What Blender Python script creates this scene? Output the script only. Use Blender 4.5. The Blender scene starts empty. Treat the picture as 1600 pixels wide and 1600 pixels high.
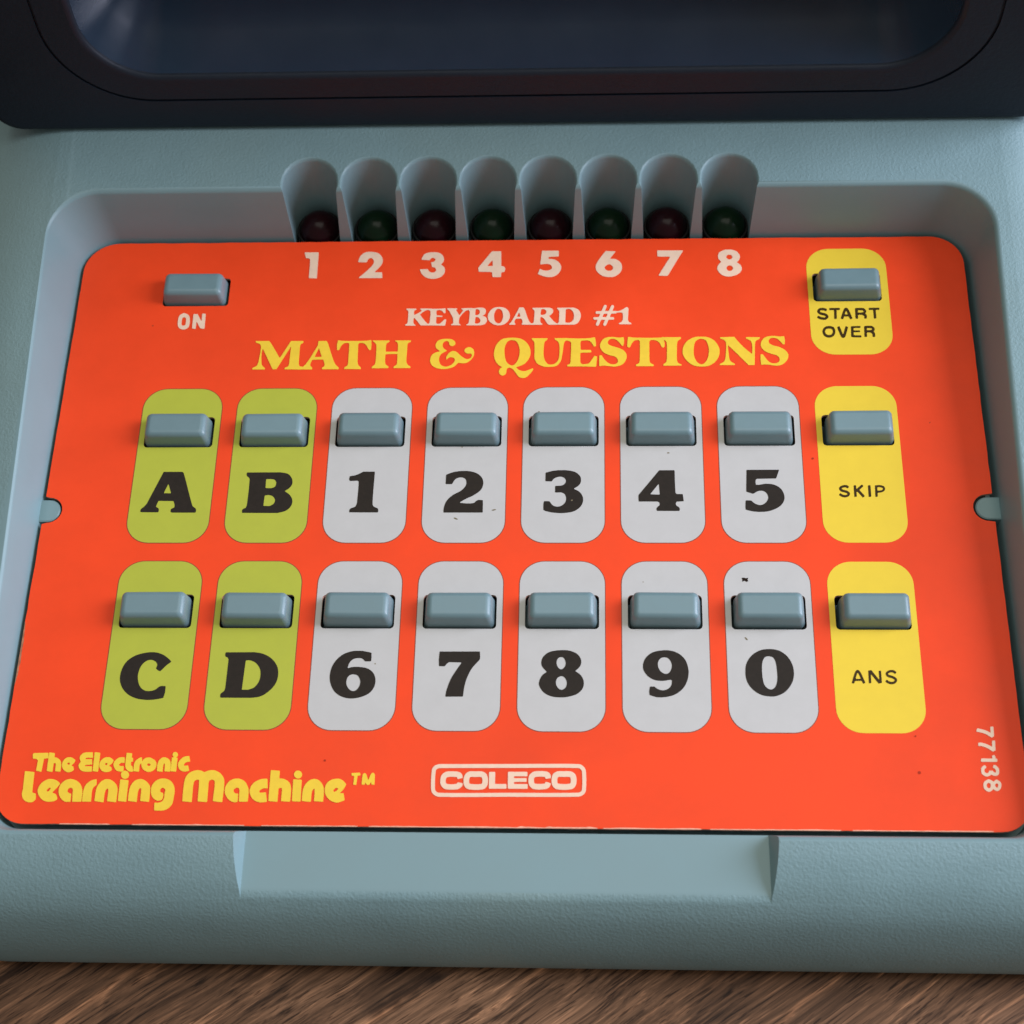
import bpy, bmesh, math, random
from mathutils import Vector, Matrix, geometry
S = bpy.context.scene
C = S.collection
MM = 0.001
random.seed(7)

# ------------------------------------------------------------------ camera
cam_data = bpy.data.cameras.new("camera")
cam = bpy.data.objects.new("camera", cam_data); C.objects.link(cam)
cam_data.sensor_fit = 'HORIZONTAL'; cam_data.sensor_width = 36.0; cam_data.lens = 58.5
cam_data.clip_start = 0.01; cam_data.clip_end = 20.0
R = Matrix(((0.99876816, 0.00091199, 0.04961180), (0.02160890, 0.89204925, -0.45142131), (-0.04466786, 0.45193729, 0.89093068)))
cam.matrix_world = Matrix.Translation(Vector((15.545, -135.041, 283.346)) * MM) @ R.to_4x4()
cam_data.dof.use_dof = True
cam_data.dof.focus_distance = 0.316
cam_data.dof.aperture_fstop = 26.0
S.camera = cam

# ------------------------------------------------------------------ light
world = bpy.data.worlds.new("World"); S.world = world
world.use_nodes = True
bg = world.node_tree.nodes["Background"]
bg.inputs[0].default_value = (1.0, 0.92, 0.87, 1); bg.inputs[1].default_value = 0.26

def area(name, loc, target, sx, sy, power, color):
    l = bpy.data.lights.new(name, 'AREA'); l.shape = 'RECTANGLE'; l.size = sx; l.size_y = sy
    l.energy = power; l.color = color
    o = bpy.data.objects.new(name, l); C.objects.link(o); o.location = loc
    o.rotation_euler = (Vector(target) - Vector(loc)).to_track_quat('-Z', 'Y').to_euler()
    return o
area("window_light", (0.86, 0.15, 0.42), (0.05, 0.0, 0.0), 0.52, 0.74, 14.2, (0.86, 0.88, 1.09))
area("ceiling_light", (0.10, 0.26, 1.5), (0.0, 0.0, 0.0), 1.2, 1.2, 8.8, (1.0, 0.98, 0.88))

S.view_settings.view_transform = 'Standard'; S.view_settings.look = 'None'
S.view_settings.exposure = 0.0; S.view_settings.gamma = 1.0; S.view_settings.use_curve_mapping = False

# ------------------------------------------------------------------ helpers
def link(name, me, parent=None, mats=()):
    o = bpy.data.objects.new(name, me); C.objects.link(o)
    for m in mats: me.materials.append(m)
    if parent: o.parent = parent
    return o

def mesh(name, verts, faces, scale=MM, smooth=None):
    me = bpy.data.meshes.new(name)
    me.from_pydata([(x*scale, y*scale, z*scale) for x, y, z in verts], [], faces)
    me.validate(); me.update()
    if smooth: smooth_mesh(me, smooth)
    return me

def smooth_mesh(me, angle):
    bm = bmesh.new(); bm.from_mesh(me)
    bmesh.ops.recalc_face_normals(bm, faces=bm.faces)
    for f in bm.faces: f.smooth = True
    for e in bm.edges:
        if len(e.link_faces) != 2 or e.calc_face_angle(0.0) > math.radians(angle): e.smooth = False
    bm.to_mesh(me); bm.free()

def empty(name, loc=(0, 0, 0)):
    o = bpy.data.objects.new(name, None); C.objects.link(o); o.location = loc
    o.empty_display_size = 0.02
    return o

def tag(o, label=None, category=None, group=None, kind=None):
    if label: o["label"] = label
    if category: o["category"] = category
    if group: o["group"] = group
    if kind: o["kind"] = kind
    return o

def rrect(x0, y0, x1, y1, r, n=8):
    """rounded rectangle, counter-clockwise; r is one radius or (front-left, front-right, back-right, back-left)"""
    r4 = r if isinstance(r, (tuple, list)) else (r,)*4
    out = []
    for (cx, cy, a0, rr) in ((x0+r4[0], y0+r4[0], 180, r4[0]), (x1-r4[1], y0+r4[1], 270, r4[1]), (x1-r4[2], y1-r4[2], 0, r4[2]), (x0+r4[3], y1-r4[3], 90, r4[3])):
        for k in range(n+1):
            a = math.radians(a0 + 90*k/n); out.append((cx+rr*math.cos(a), cy+rr*math.sin(a)))
    return out

def loft(levels, cap0=True, cap1=True):
    """levels: equal-length rings of 3-D points"""
    n = len(levels[0]); V = [p for L in levels for p in L]; F = []
    for i in range(len(levels)-1):
        for k in range(n):
            j = (k+1) % n; a = i*n
            F.append((a+k, a+j, a+n+j, a+n+k))
    if cap0: F.append(tuple(range(n-1, -1, -1)))
    if cap1: F.append(tuple(range((len(levels)-1)*n, len(levels)*n)))
    return V, F

def flat(loops, z, V, F):
    """fill one printed shape (first loop outer, the others counters) as triangles at height z"""
    vs = [[Vector((x, y, 0)) for x, y in l] for l in loops]
    tri = geometry.tessellate_polygon(vs)
    b = len(V)
    for l in vs:
        for v in l: V.append((v.x, v.y, z))
    for a, bb, c in tri:
        p, q, r = (V[b+i] for i in (a, bb, c))
        area2 = (q[0]-p[0])*(r[1]-p[1]) - (q[1]-p[1])*(r[0]-p[0])
        if abs(area2) < 1e-9: continue
        F.append((b+a, b+bb, b+c) if area2 > 0 else (b+a, b+c, b+bb))

def boolean(o, cutters):
    for c in cutters:
        m = o.modifiers.new("cut", 'BOOLEAN'); m.operation = 'DIFFERENCE'; m.solver = 'EXACT'; m.object = c
    dg = bpy.context.evaluated_depsgraph_get(); dg.update()
    me = bpy.data.meshes.new_from_object(o.evaluated_get(dg))
    o.modifiers.clear(); o.data = me
    for c in cutters:
        d = c.data; bpy.data.objects.remove(c); bpy.data.meshes.remove(d)
    return me

# ------------------------------------------------------------------ materials
def mat(name, color, rough=0.5, spec=0.5, coat=0.0):
    m = bpy.data.materials.new(name); m.use_nodes = True
    b = m.node_tree.nodes["Principled BSDF"]
    b.inputs["Base Color"].default_value = (*color, 1); b.inputs["Roughness"].default_value = rough
    b.inputs["Specular IOR Level"].default_value = spec; b.inputs["Coat Weight"].default_value = coat
    return m, m.node_tree, b

def nd(t, kind, **inp):
    n = t.nodes.new(kind)
    for k, v in inp.items():
        if k in n.inputs: n.inputs[k].default_value = v
        else: setattr(n, k, v)
    return n

def coords(t, scale=(1, 1, 1), rot=(0, 0, 0)):
    tc = nd(t, "ShaderNodeTexCoord"); mp = nd(t, "ShaderNodeMapping")
    mp.inputs["Scale"].default_value = scale; mp.inputs["Rotation"].default_value = rot
    t.links.new(tc.outputs["Object"], mp.inputs["Vector"]); return mp.outputs[0]

def ramp(t, src, stops):
    r = nd(t, "ShaderNodeValToRGB"); e = r.color_ramp.elements
    while len(e) < len(stops): e.new(0.5)
    for el, (p, c) in zip(e, stops): el.position = p; el.color = (*c, 1)
    t.links.new(src, r.inputs[0]); return r.outputs[0]

def mul(c, k): return tuple(x*k for x in c)

def mottled(name, color, rough=0.5, spec=0.4, amount=0.05, scale=150.0, specks=None, fleck=0.0):
    """print or plastic: a faint broad mottle, and optional small dirt specks"""
    m, t, b = mat(name, color, rough, spec)
    v = coords(t)
    n = nd(t, "ShaderNodeTexNoise", Scale=scale, Detail=5.0, Roughness=0.65); t.links.new(v, n.inputs["Vector"])
    col = ramp(t, n.outputs[0], [(0.3, mul(color, 1-amount)), (0.7, mul(color, 1+amount))])
    if specks:
        w = nd(t, "ShaderNodeTexVoronoi", Scale=specks[0]); w.inputs["Randomness"].default_value = 1.0
        t.links.new(v, w.inputs["Vector"])
        n2 = nd(t, "ShaderNodeTexNoise", Scale=specks[0]*0.33, Detail=1.0); t.links.new(v, n2.inputs["Vector"])
        lt = nd(t, "ShaderNodeMath", operation='LESS_THAN'); lt.inputs[1].default_value = specks[1]
        t.links.new(w.outputs["Distance"], lt.inputs[0])
        gt = nd(t, "ShaderNodeMath", operation='GREATER_THAN'); gt.inputs[1].default_value = specks[2]
        t.links.new(n2.outputs[0], gt.inputs[0])
        an = nd(t, "ShaderNodeMath", operation='MULTIPLY'); t.links.new(lt.outputs[0], an.inputs[0]); t.links.new(gt.outputs[0], an.inputs[1])
        mx = nd(t, "ShaderNodeMix", data_type='RGBA'); mx.inputs[7].default_value = (*specks[3], 1)
        t.links.new(an.outputs[0], mx.inputs[0]); t.links.new(col, mx.inputs[6]); col = mx.outputs[2]
    t.links.new(col, b.inputs["Base Color"])
    r = ramp(t, n.outputs[0], [(0.3, (rough*0.9,)*3), (0.7, (min(1, rough*1.12),)*3)])
    t.links.new(r, b.inputs["Roughness"])
    return m, t, b

def bump(t, b, scale, dist, strength=1.0, detail=3.0):
    v = coords(t)
    n = nd(t, "ShaderNodeTexNoise", Scale=scale, Detail=detail, Roughness=0.55); t.links.new(v, n.inputs["Vector"])
    bp = nd(t, "ShaderNodeBump", Strength=strength, Distance=dist)
    t.links.new(n.outputs[0], bp.inputs["Height"]); t.links.new(bp.outputs[0], b.inputs["Normal"])

BLUE = (0.190, 0.306, 0.320)
M_body, t_, b_ = mottled("grained_blue_grey_plastic", BLUE, 0.50, 0.45, 0.05, 60.0)
bump(t_, b_, 1800.0, 0.00014, 0.8, 2.0)
SCUFF_BODY = (t_, b_)
M_smooth, t_, b_ = mottled("smooth_blue_grey_plastic", BLUE, 0.42, 0.45, 0.03, 60.0)
M_key, t_, b_ = mottled("glossy_blue_grey_key_plastic", (0.152, 0.248, 0.266), 0.35, 0.5, 0.03, 300.0)
oi = nd(t_, "ShaderNodeObjectInfo")
for n_ in [n for n in t_.nodes if n.type == 'TEX_NOISE']:                  # the mottle differs from key to key
    ofs = nd(t_, "ShaderNodeVectorMath", operation='ADD'); t_.links.new(n_.inputs["Vector"].links[0].from_socket, ofs.inputs[0])
    t_.links.new(oi.outputs["Random"], ofs.inputs[1]); t_.links.new(ofs.outputs[0], n_.inputs["Vector"])
hs = nd(t_, "ShaderNodeHueSaturation")
mr = nd(t_, "ShaderNodeMapRange"); mr.inputs["To Min"].default_value = 0.94; mr.inputs["To Max"].default_value = 1.06
t_.links.new(oi.outputs["Random"], mr.inputs["Value"]); t_.links.new(mr.outputs[0], hs.inputs["Value"])
src = b_.inputs["Base Color"].links[0].from_socket; t_.links.new(src, hs.inputs["Color"]); t_.links.new(hs.outputs[0], b_.inputs["Base Color"])
M_housing, t_, b_ = mottled("dark_navy_plastic", (0.009, 0.016, 0.027), 0.52, 0.32, 0.08, 80.0)
bump(t_, b_, 1100.0, 0.00012, 0.6, 2.0)
M_inner, t_, b_ = mottled("smooth_dark_navy_plastic", (0.020, 0.039, 0.066), 0.20, 1.0, 0.06, 60.0)
M_panel, t_, b_ = mottled("dark_brown_window", (0.020, 0.017, 0.014), 0.25, 0.5, 0.1, 60.0)
M_black, t_, b_ = mat("black_plastic", (0.006, 0.006, 0.006), 0.6, 0.3)
ORANGE = (0.92, 0.066, 0.012)
M_orange, t_, b_ = mottled("orange_printed_card", ORANGE, 0.46, 0.22, 0.06, 60.0, (260.0, 0.060, 0.66, (0.45, 0.04, 0.012)))
def scuffs(t, b, tint, sx, sy, lo, hi, amount, rot):
    tc = nd(t, "ShaderNodeTexCoord"); r = nd(t, "ShaderNodeMapping"); r.inputs["Rotation"].default_value = (0, 0, rot)
    m = nd(t, "ShaderNodeMapping"); m.inputs["Scale"].default_value = (sx, sy, sx)
    t.links.new(tc.outputs["Object"], r.inputs["Vector"]); t.links.new(r.outputs[0], m.inputs["Vector"])
    n = nd(t, "ShaderNodeTexNoise", Scale=1.0, Detail=3.0, Distortion=0.6); t.links.new(m.outputs[0], n.inputs["Vector"])
    f = ramp(t, n.outputs[0], [(lo, (0, 0, 0)), (hi, (amount,)*3)])
    mx = nd(t, "ShaderNodeMix", data_type='RGBA'); mx.inputs[7].default_value = (*tint, 1)
    src = b.inputs["Base Color"].links[0].from_socket
    t.links.new(f, mx.inputs[0]); t.links.new(src, mx.inputs[6]); t.links.new(mx.outputs[2], b.inputs["Base Color"])
scuffs(t_, b_, (0.62, 0.045, 0.010), 22.0, 22.0, 0.52, 0.75, 0.35, 0.0)
M_edge, t_, b_ = mottled("torn_card_edge", (0.50, 0.27, 0.19), 0.8, 0.2, 0.5, 700.0)
scuffs(*SCUFF_BODY, (0.215, 0.310, 0.29), 14.0, 14.0, 0.50, 0.78, 0.7, 0.0)
M_white, t_, b_ = mottled("white_printed_patch", (0.535, 0.538, 0.512), 0.46, 0.35, 0.03, 220.0, (330.0, 0.05, 0.68, (0.27, 0.24, 0.17)))
M_olive, t_, b_ = mottled("olive_printed_patch", (0.445, 0.485, 0.044), 0.46, 0.35, 0.03, 220.0, (330.0, 0.045, 0.68, (0.30, 0.28, 0.03)))
M_yellow, t_, b_ = mottled("yellow_printed_patch", (0.84, 0.615, 0.046), 0.46, 0.25, 0.025, 220.0, (300.0, 0.05, 0.68, (0.62, 0.42, 0.05)))
M_line, t_, b_ = mottled("dark_overprint_line", (0.30, 0.055, 0.022), 0.46, 0.35, 0.05, 300.0)
M_ink, t_, b_ = mottled("brown_black_ink", (0.019, 0.014, 0.010), 0.5, 0.2, 0.25, 900.0)
M_inkb, t_, b_ = mottled("thin_brown_ink", (0.045, 0.024, 0.003), 0.5, 0.15, 0.25, 900.0)
M_cream, t_, b_ = mottled("cream_print", (0.87, 0.64, 0.46), 0.46, 0.25, 0.05, 500.0)
M_gold, t_, b_ = mottled("golden_yellow_print", (0.90, 0.62, 0.045), 0.46, 0.25, 0.05, 500.0)
M_hole, t_, b_ = mat("dark_hole", (0.02, 0.012, 0.008), 0.9, 0.1)

def lens_mat(name, color):
    m, t, b = mat(name, color, 0.28, 0.14)
    b.inputs["Coat Weight"].default_value = 0.05; b.inputs["Coat Roughness"].default_value = 0.03
    return m
M_red = lens_mat("dark_red_lens", (0.015, 0.002, 0.004))
M_green = lens_mat("dark_green_lens", (0.003, 0.014, 0.005))

def wood():
    m, t, b = mat("brown_wood_grain", (0.12, 0.07, 0.04), 0.5, 0.2)
    ang = math.radians(-34.0)
    along = coords(t, (1, 1, 1), (0, 0, ang))
    def stretched(sx, sy):
        mp = nd(t, "ShaderNodeMapping"); mp.inputs["Scale"].default_value = (sx, sy, 1.0)
        t.links.new(along, mp.inputs["Vector"]); return mp.outputs[0]
    v = stretched(24.0, 400.0); v0 = stretched(6.0, 62.0); v2 = stretched(75.0, 1500.0)
    warp = nd(t, "ShaderNodeTexNoise", Scale=28.0, Detail=2.0); t.links.new(coords(t), warp.inputs["Vector"])
    def shifted(vec, amount):
        sc = nd(t, "ShaderNodeVectorMath", operation='SCALE'); sc.inputs["Scale"].default_value = amount
        t.links.new(warp.outputs[1], sc.inputs[0])
        ad = nd(t, "ShaderNodeVectorMath", operation='ADD'); t.links.new(vec, ad.inputs[0]); t.links.new(sc.outputs[0], ad.inputs[1])
        return ad.outputs[0]
    n0 = nd(t, "ShaderNodeTexNoise", Scale=1.0, Detail=3.0); t.links.new(shifted(v0, 0.9), n0.inputs["Vector"])
    n1 = nd(t, "ShaderNodeTexNoise", Scale=1.0, Detail=6.0, Roughness=0.7, Distortion=0.4); t.links.new(shifted(v, 2.2), n1.inputs["Vector"])
    n2 = nd(t, "ShaderNodeTexNoise", Scale=1.0, Detail=4.0, Roughness=0.6); t.links.new(shifted(v2, 4.0), n2.inputs["Vector"])
    base = ramp(t, n0.outputs[0], [(0.25, (0.074, 0.035, 0.017)), (0.5, (0.145, 0.073, 0.037)), (0.78, (0.30, 0.160, 0.086))])
    c1 = ramp(t, n1.outputs[0], [(0.34, (0.26, 0.23, 0.22)), (0.44, (0.85, 0.85, 0.85)), (0.58, (1.15, 1.15, 1.15)), (0.68, (2.6, 2.5, 2.4))])
    c2 = ramp(t, n2.outputs[0], [(0.34, (0.52, 0.50, 0.48)), (0.52, (1, 1, 1)), (0.70, (1.6, 1.58, 1.55))])
    def times(a, c):
        mx = nd(t, "ShaderNodeMix", data_type='RGBA', blend_type='MULTIPLY'); mx.inputs[0].default_value = 1.0
        mx.clamp_result = False
        t.links.new(a, mx.inputs[6]); t.links.new(c, mx.inputs[7]); return mx.outputs[2]
    pores = nd(t, "ShaderNodeTexNoise", Scale=1.0, Detail=2.0, Roughness=0.5); t.links.new(shifted(stretched(170.0, 2600.0), 6.0), pores.inputs["Vector"])
    c3 = ramp(t, pores.outputs[0], [(0.34, (0.32, 0.29, 0.27)), (0.43, (1, 1, 1)), (0.60, (1, 1, 1)), (0.70, (1.7, 1.7, 1.7))])
    # a dark knot streak with a pale split beside it
    def streak(cx, cy, length, width, dark):
        ca, sa = math.cos(ang), math.sin(ang)
        px, py = (cx*ca - cy*sa)*MM, (cx*sa + cy*ca)*MM
        mp = nd(t, "ShaderNodeMapping"); sx, sy = 1/(length*MM), 1/(width*MM)
        mp.inputs["Scale"].default_value = (sx, sy, 0.0); mp.inputs["Location"].default_value = (-px*sx, -py*sy, 0)
        t.links.new(along, mp.inputs["Vector"])
        sc = nd(t, "ShaderNodeVectorMath", operation='SCALE'); sc.inputs["Scale"].default_value = 1.5
        wn = nd(t, "ShaderNodeTexNoise", Scale=160.0, Detail=4.0); t.links.new(coords(t), wn.inputs["Vector"])
        sb = nd(t, "ShaderNodeVectorMath", operation='SUBTRACT'); sb.inputs[1].default_value = (0.5, 0.5, 0.5); t.links.new(wn.outputs[1], sb.inputs[0])
        t.links.new(sb.outputs[0], sc.inputs[0])
        ad = nd(t, "ShaderNodeVectorMath", operation='ADD'); t.links.new(mp.outputs[0], ad.inputs[0]); t.links.new(sc.outputs[0], ad.inputs[1])
        ln = nd(t, "ShaderNodeVectorMath", operation='LENGTH'); t.links.new(ad.outputs[0], ln.inputs[0])
        return ramp(t, ln.outputs["Value"], [(0.25, dark), (0.95, (1, 1, 1))])
    knot = times(times(streak(-19.5, -77.5, 13.0, 2.6, (0.26, 0.23, 0.21)), streak(-23.0, -81.0, 7.0, 0.7, (2.4, 2.3, 2.2))), streak(-13.5, -74.5, 3.0, 1.3, (0.25, 0.22, 0.2)))
    t.links.new(times(times(times(times(base, c1), c2), c3), knot), b.inputs["Base Color"])
    bp = nd(t, "ShaderNodeBump", Strength=0.5, Distance=0.0002); t.links.new(n1.outputs[0], bp.inputs["Height"])
    t.links.new(bp.outputs[0], b.inputs["Normal"])
    return m
M_wood = wood()

# ------------------------------------------------------------------ table
TABLE_Z = -24.5
V, F = loft([rrect2 for rrect2 in ([(x, y, TABLE_Z-30) for x, y in rrect(-700, -400, 700, 500, 10)], [(x, y, TABLE_Z) for x, y in rrect(-700, -400, 700, 500, 10)])])
table = link("table_top", mesh("table_top", V, F), None, [M_wood])
tag(table, "brown wood grain table top with diagonal grain under the console", kind="structure")

# ------------------------------------------------------------------ console
console = empty("learning_console", (0, 0, TABLE_Z*MM))
tag(console, "blue grey toy learning console with a dark upright screen housing at its back", "electronic toy")
console_off = Matrix.Translation((0, 0, -TABLE_Z*MM))
def part(name, me, mats, parent=None):
    o = link(name, me, parent or console, mats)
    if parent is None: o.matrix_local = console_off
    return o

def deck_z(y): return 8.25 + 0.0625*y

# body: side profile (y, z) carried across x, rounded at its two ends
prof = [(-71.6, -23.2), (-72.6, -22.4), (-73.2, -18.5), (-72.9, -14.5), (-72.0, -10.3), (-70.5, -6.2), (-68.6, -2.6), (-66.4, 0.0), (-64.0, 1.9), (-61.5, 3.2), (-59.0, 4.15), (-56.5, deck_z(-56.5))]
fine = []
for i in range(len(prof)-1):
    p0 = Vector(prof[max(i-1, 0)]); p1 = Vector(prof[i]); p2 = Vector(prof[i+1]); p3 = Vector(prof[min(i+2, len(prof)-1)])
    for k in range(4):
        t = k/4
        q = 0.5*((2*p1) + (p2-p0)*t + (2*p0-5*p1+4*p2-p3)*t*t + (3*p1-p0-3*p2+p3)*t**3)
        fine.append((q.x, q.y))
fine += [prof[-1], (172, deck_z(172)), (176, deck_z(172)-4), (176, -22), (175, -23.2)]
def body_ring(x, inset):
    """the profile pulled in along its own normals (underside kept flat)"""
    out = []; n = len(fine)
    for i, (y, z) in enumerate(fine):
        a = Vector(fine[max(i-1, 0)]); b = Vector(fine[min(i+1, n-1)]); t = (b-a).normalized()
        ny, nz = -t.y, t.x                       # outward: the profile runs up the front and back along the deck
        out.append((y - ny*inset*(1 if z > -20 else 0.9), max(-23.2, z - max(0, nz)*inset)))
    return [(x, y, z) for y, z in out]
rings = []
def ends(x0, rs, drop, side):
    return [body_ring(side*(x0 + rs*math.cos(a)), drop*(1-math.sin(a))) for a in [math.radians(90*k/12) for k in range(13)]]
rings = ends(91.5, 32.0, 26.0, -1) + list(reversed(ends(97.5, 16.0, 14.0, 1)))
V, F = loft(rings)
body = link("base", mesh("base", V, F), None)

# recess for the keyboard card with the eight lamp bays in its back wall
SLOT_X = [-42.55 + 12.18*i for i in range(8)]
def recess(z, e):
    x0 = -91.95 - 0.30*max(z, -2) - e; x1 = 91.95 + 0.205*max(z, -2) + e
    y1 = 72.75 + 0.225*max(z, -2) + e; y0 = -54.15 - 0.31*max(z, -2) - e
    rb = 8.0 + 0.17*max(z, 0) + e; rf = 6.2 + 0.15*max(z, 0) + e
    base = rrect(x0, y0, x1, y1, (rf, rf, rb, rb), 12)
    k = 3*13 - 1                                 # last point of the back-right corner
    bays = []
    for sx in reversed(SLOT_X):
        hw = 4.85 + 0.052*max(z, 0) + 0.55*e; yc = 76.3 + 0.095*max(z, 0)
        bays.append((sx+hw, y1)); bays.append((sx+hw, (y1+yc)/2))
        for q in range(13):
            a = math.radians(180*q/12); bays.append((sx+hw*math.cos(a), yc + (hw*1.0)*math.sin(a)))
        bays.append((sx-hw, (y1+yc)/2)); bays.append((sx-hw, y1))
    return base[:k+1] + bays + base[k+1:]
def recess_level(drop, e, up=0.0, fixed=None):
    """drop: mm below the deck; the ring follows the tilted deck. fixed: flat height instead"""
    if fixed is not None: return [(x, y, fixed) for x, y in recess(fixed, e)]
    out = []
    flat_ring = recess(8.0, e)
    for i, (x, y) in enumerate(flat_ring):
        z = deck_z(y) - drop
        for _ in range(3):
            x2, y2 = recess(z, e)[i]; z = deck_z(y2) - drop
        out.append((x2, y2, z + up))
    return out
FR = 0.85
lev = [recess_level(0, 0, fixed=-5.0), recess_level(0, 0, fixed=0.0)]
def frac_level(f):
    a = recess_level(0, 0, fixed=0.0); b = recess_level(FR, 0)
    return [tuple(a[i][k] + (b[i][k]-a[i][k])*f for k in range(3)) for i in range(len(a))]
lev += [frac_level(f) for f in (0.33, 0.66, 1.0)]
for k in range(1, 9):
    a = math.radians(90*k/8)
    lev.append(recess_level(FR*(1-math.sin(a)), FR*(1-math.cos(a))))
top = [(x, y, z+6.0) for x, y, z in lev[-1]]
lev.append(top)
V, F = loft(lev)
cut = link("cut", mesh("cut", V, F))
# finger notch in the front edge
nv = []
for y, z in ((-50.0, 0.85), (-64.2, 0.85), (-64.8, 0.82), (-65.3, 0.70), (-65.8, 0.48), (-66.5, 0.05), (-90.0, -14.0)):
    nv.append([(-45.4, y, z), (45.4, y, z), (47.9, y, 8.0), (-47.9, y, 8.0)])
V, F = loft(nv)
cut2_me = mesh("cut2", V, F); smooth_mesh(cut2_me, 30)
cut2 = link("cut2", cut2_me)
me = boolean(body, [cut, cut2])
bm = bmesh.new(); bm.from_mesh(me)
bmesh.ops.remove_doubles(bm, verts=bm.verts, dist=2e-6)
for f in bm.faces: f.smooth = True
nrm = Vector((0, -0.0625, 1)).normalized()
deck = set()
for f in bm.faces:
    c = f.calc_center_median()/MM
    if f.normal.dot(nrm) > 0.99999 and abs(c.z - deck_z(c.y)) < 0.05 and f.calc_area() > 1e-5: deck.add(f)
    inside = abs(c.x) < 96.5 and -58 < c.y < 85 and c.z < deck_z(c.y) - 0.02
    notch = abs(c.x) < 47.6 and c.y < -50 and c.z > -0.4 and c.z < deck_z(c.y)-0.02 and (f.normal.z > 0.97 and c.y < -54 and abs(c.z-0.85) < 0.06 or abs(f.normal.x) > 0.8)
    f.material_index = 1 if (inside and c.y > -56.6) or notch else 0
for e in bm.edges:
    if len(e.link_faces) != 2: e.smooth = False; continue
    a, b = e.link_faces
    if (a in deck) != (b in deck) or e.calc_face_angle(0) > math.radians(24): e.smooth = False
bm.to_mesh(me); bm.free()
body.parent = console; body.matrix_local = console_off
me.materials.append(M_body); me.materials.append(M_smooth)

# dark plate below the card, with a well under every key
KEYS = [(x, 26.25) for x in [(i-3.5)*19.0 for i in range(8)]] + [((i-3.5)*19.0, -12.25) for i in range(8)] + [(66.68, 59.58), (-66.65, 59.55)]
def hole(cx, cy, hx, hy, r): return [(x, y) for x, y in reversed(rrect(cx-hx, cy-hy, cx+hx, cy+hy, r, 4))]
def slab(outer, holes, z0, z1, smooth=None):
    """plate with holes: top, bottom and all the edges"""
    V = []; F = []
    flat([outer]+holes, z1, V, F)
    n = len(V); F2 = [tuple(i+n for i in reversed(f)) for f in F]
    V += [(x, y, z0) for x, y, z in V[:n]]; nf = len(F); F += F2
    b = 0
    for l in [outer]+holes:
        for k in range(len(l)):
            j = (k+1) % len(l)
            F.append((b+k, n+b+k, n+b+j, b+j))
        b += len(l)
    return V, F, nf
V, F, nf = slab(rrect(-89.6, -51.6, 89.6, 70.2, 6, 6), [hole(x, y, 7.1, 3.7, 0.8) for x, y in KEYS], -4.9, -0.75)
part("support_plate", mesh("support_plate", V, F), [M_black])

# half-round locating tabs on both side walls
for sx, cx, cy in ((-1, -90.3, 9.0), (1, 89.75, 9.4)):
    pts = []
    for k in range(13):
        a = math.radians(-90 + 180*k/12)
        pts.append((cx - sx*2.35*math.cos(a), cy + 2.35*math.sin(a)))
    pts = [(cx + sx*3.6, cy-2.35)] + pts + [(cx + sx*3.6, cy+2.35)]
    if sx > 0: pts = pts[::-1]
    ins = [(cx + (x-cx)*0.9, cy + (y-cy)*0.9) for x, y in pts]
    lv = [[(x, y, -4.6) for x, y in pts], [(x, y, -0.35) for x, y in pts], [(x, y, -0.15) for x, y in ins]]
    V, F = loft(lv)
    part("locating_tab", mesh("locating_tab", V, F, smooth=40), [M_smooth])

# keys
def key_mesh():
    lv = []
    hx, hy = 6.45, 3.02
    lv.append([(x, y, -4.5) for x, y in rrect(-hx, -hy, hx, hy, 0.8, 6)])
    H = 3.35; top_x, top_y0, top_y1 = 5.85, -2.35, 2.72      # top edge before rounding; front face leans more
    def ring(z, e):
        f = max(0, z)/H
        x = hx + (top_x-hx)*f - e; y0 = -hy + (top_y0+hy)*f + e; y1 = hy + (top_y1-hy)*f - e
        return [(a, b, z) for a, b in rrect(-x, y0, x, y1, max(0.15, 0.95 - e*0.55), 6)]
    lv.append(ring(0.0, 0)); rr = 0.95
    for k in range(0, 9):
        a = math.radians(90*k/8)
        lv.append(ring(H - rr*(1-math.sin(a)), rr*(1-math.cos(a))))
    V, F = loft(lv)
    me = mesh("key", V, F, smooth=35)
    for e in me.edges:                                    # keep the flat top apart from its rounded rim
        if all(me.vertices[v].co.z > (H-0.001)*MM for v in e.vertices): e.use_edge_sharp = True
    return me
key_me = key_mesh(); key_me.materials.append(M_key)
kr = random.Random(3)
for i, (x, y) in enumerate(KEYS):
    k = bpy.data.objects.new("key", key_me); C.objects.link(k); k.parent = console
    dx = 0.30 if x > 60 else (-0.12 if x < -40 else 0.0)
    k.matrix_local = console_off @ Matrix.Translation(Vector((x + dx + kr.uniform(-.08, .08), y + kr.uniform(-.06, .06), kr.uniform(-.12, .1)))*MM) @ Matrix.Rotation(kr.uniform(-.008, .008), 4, 'Z')

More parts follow.
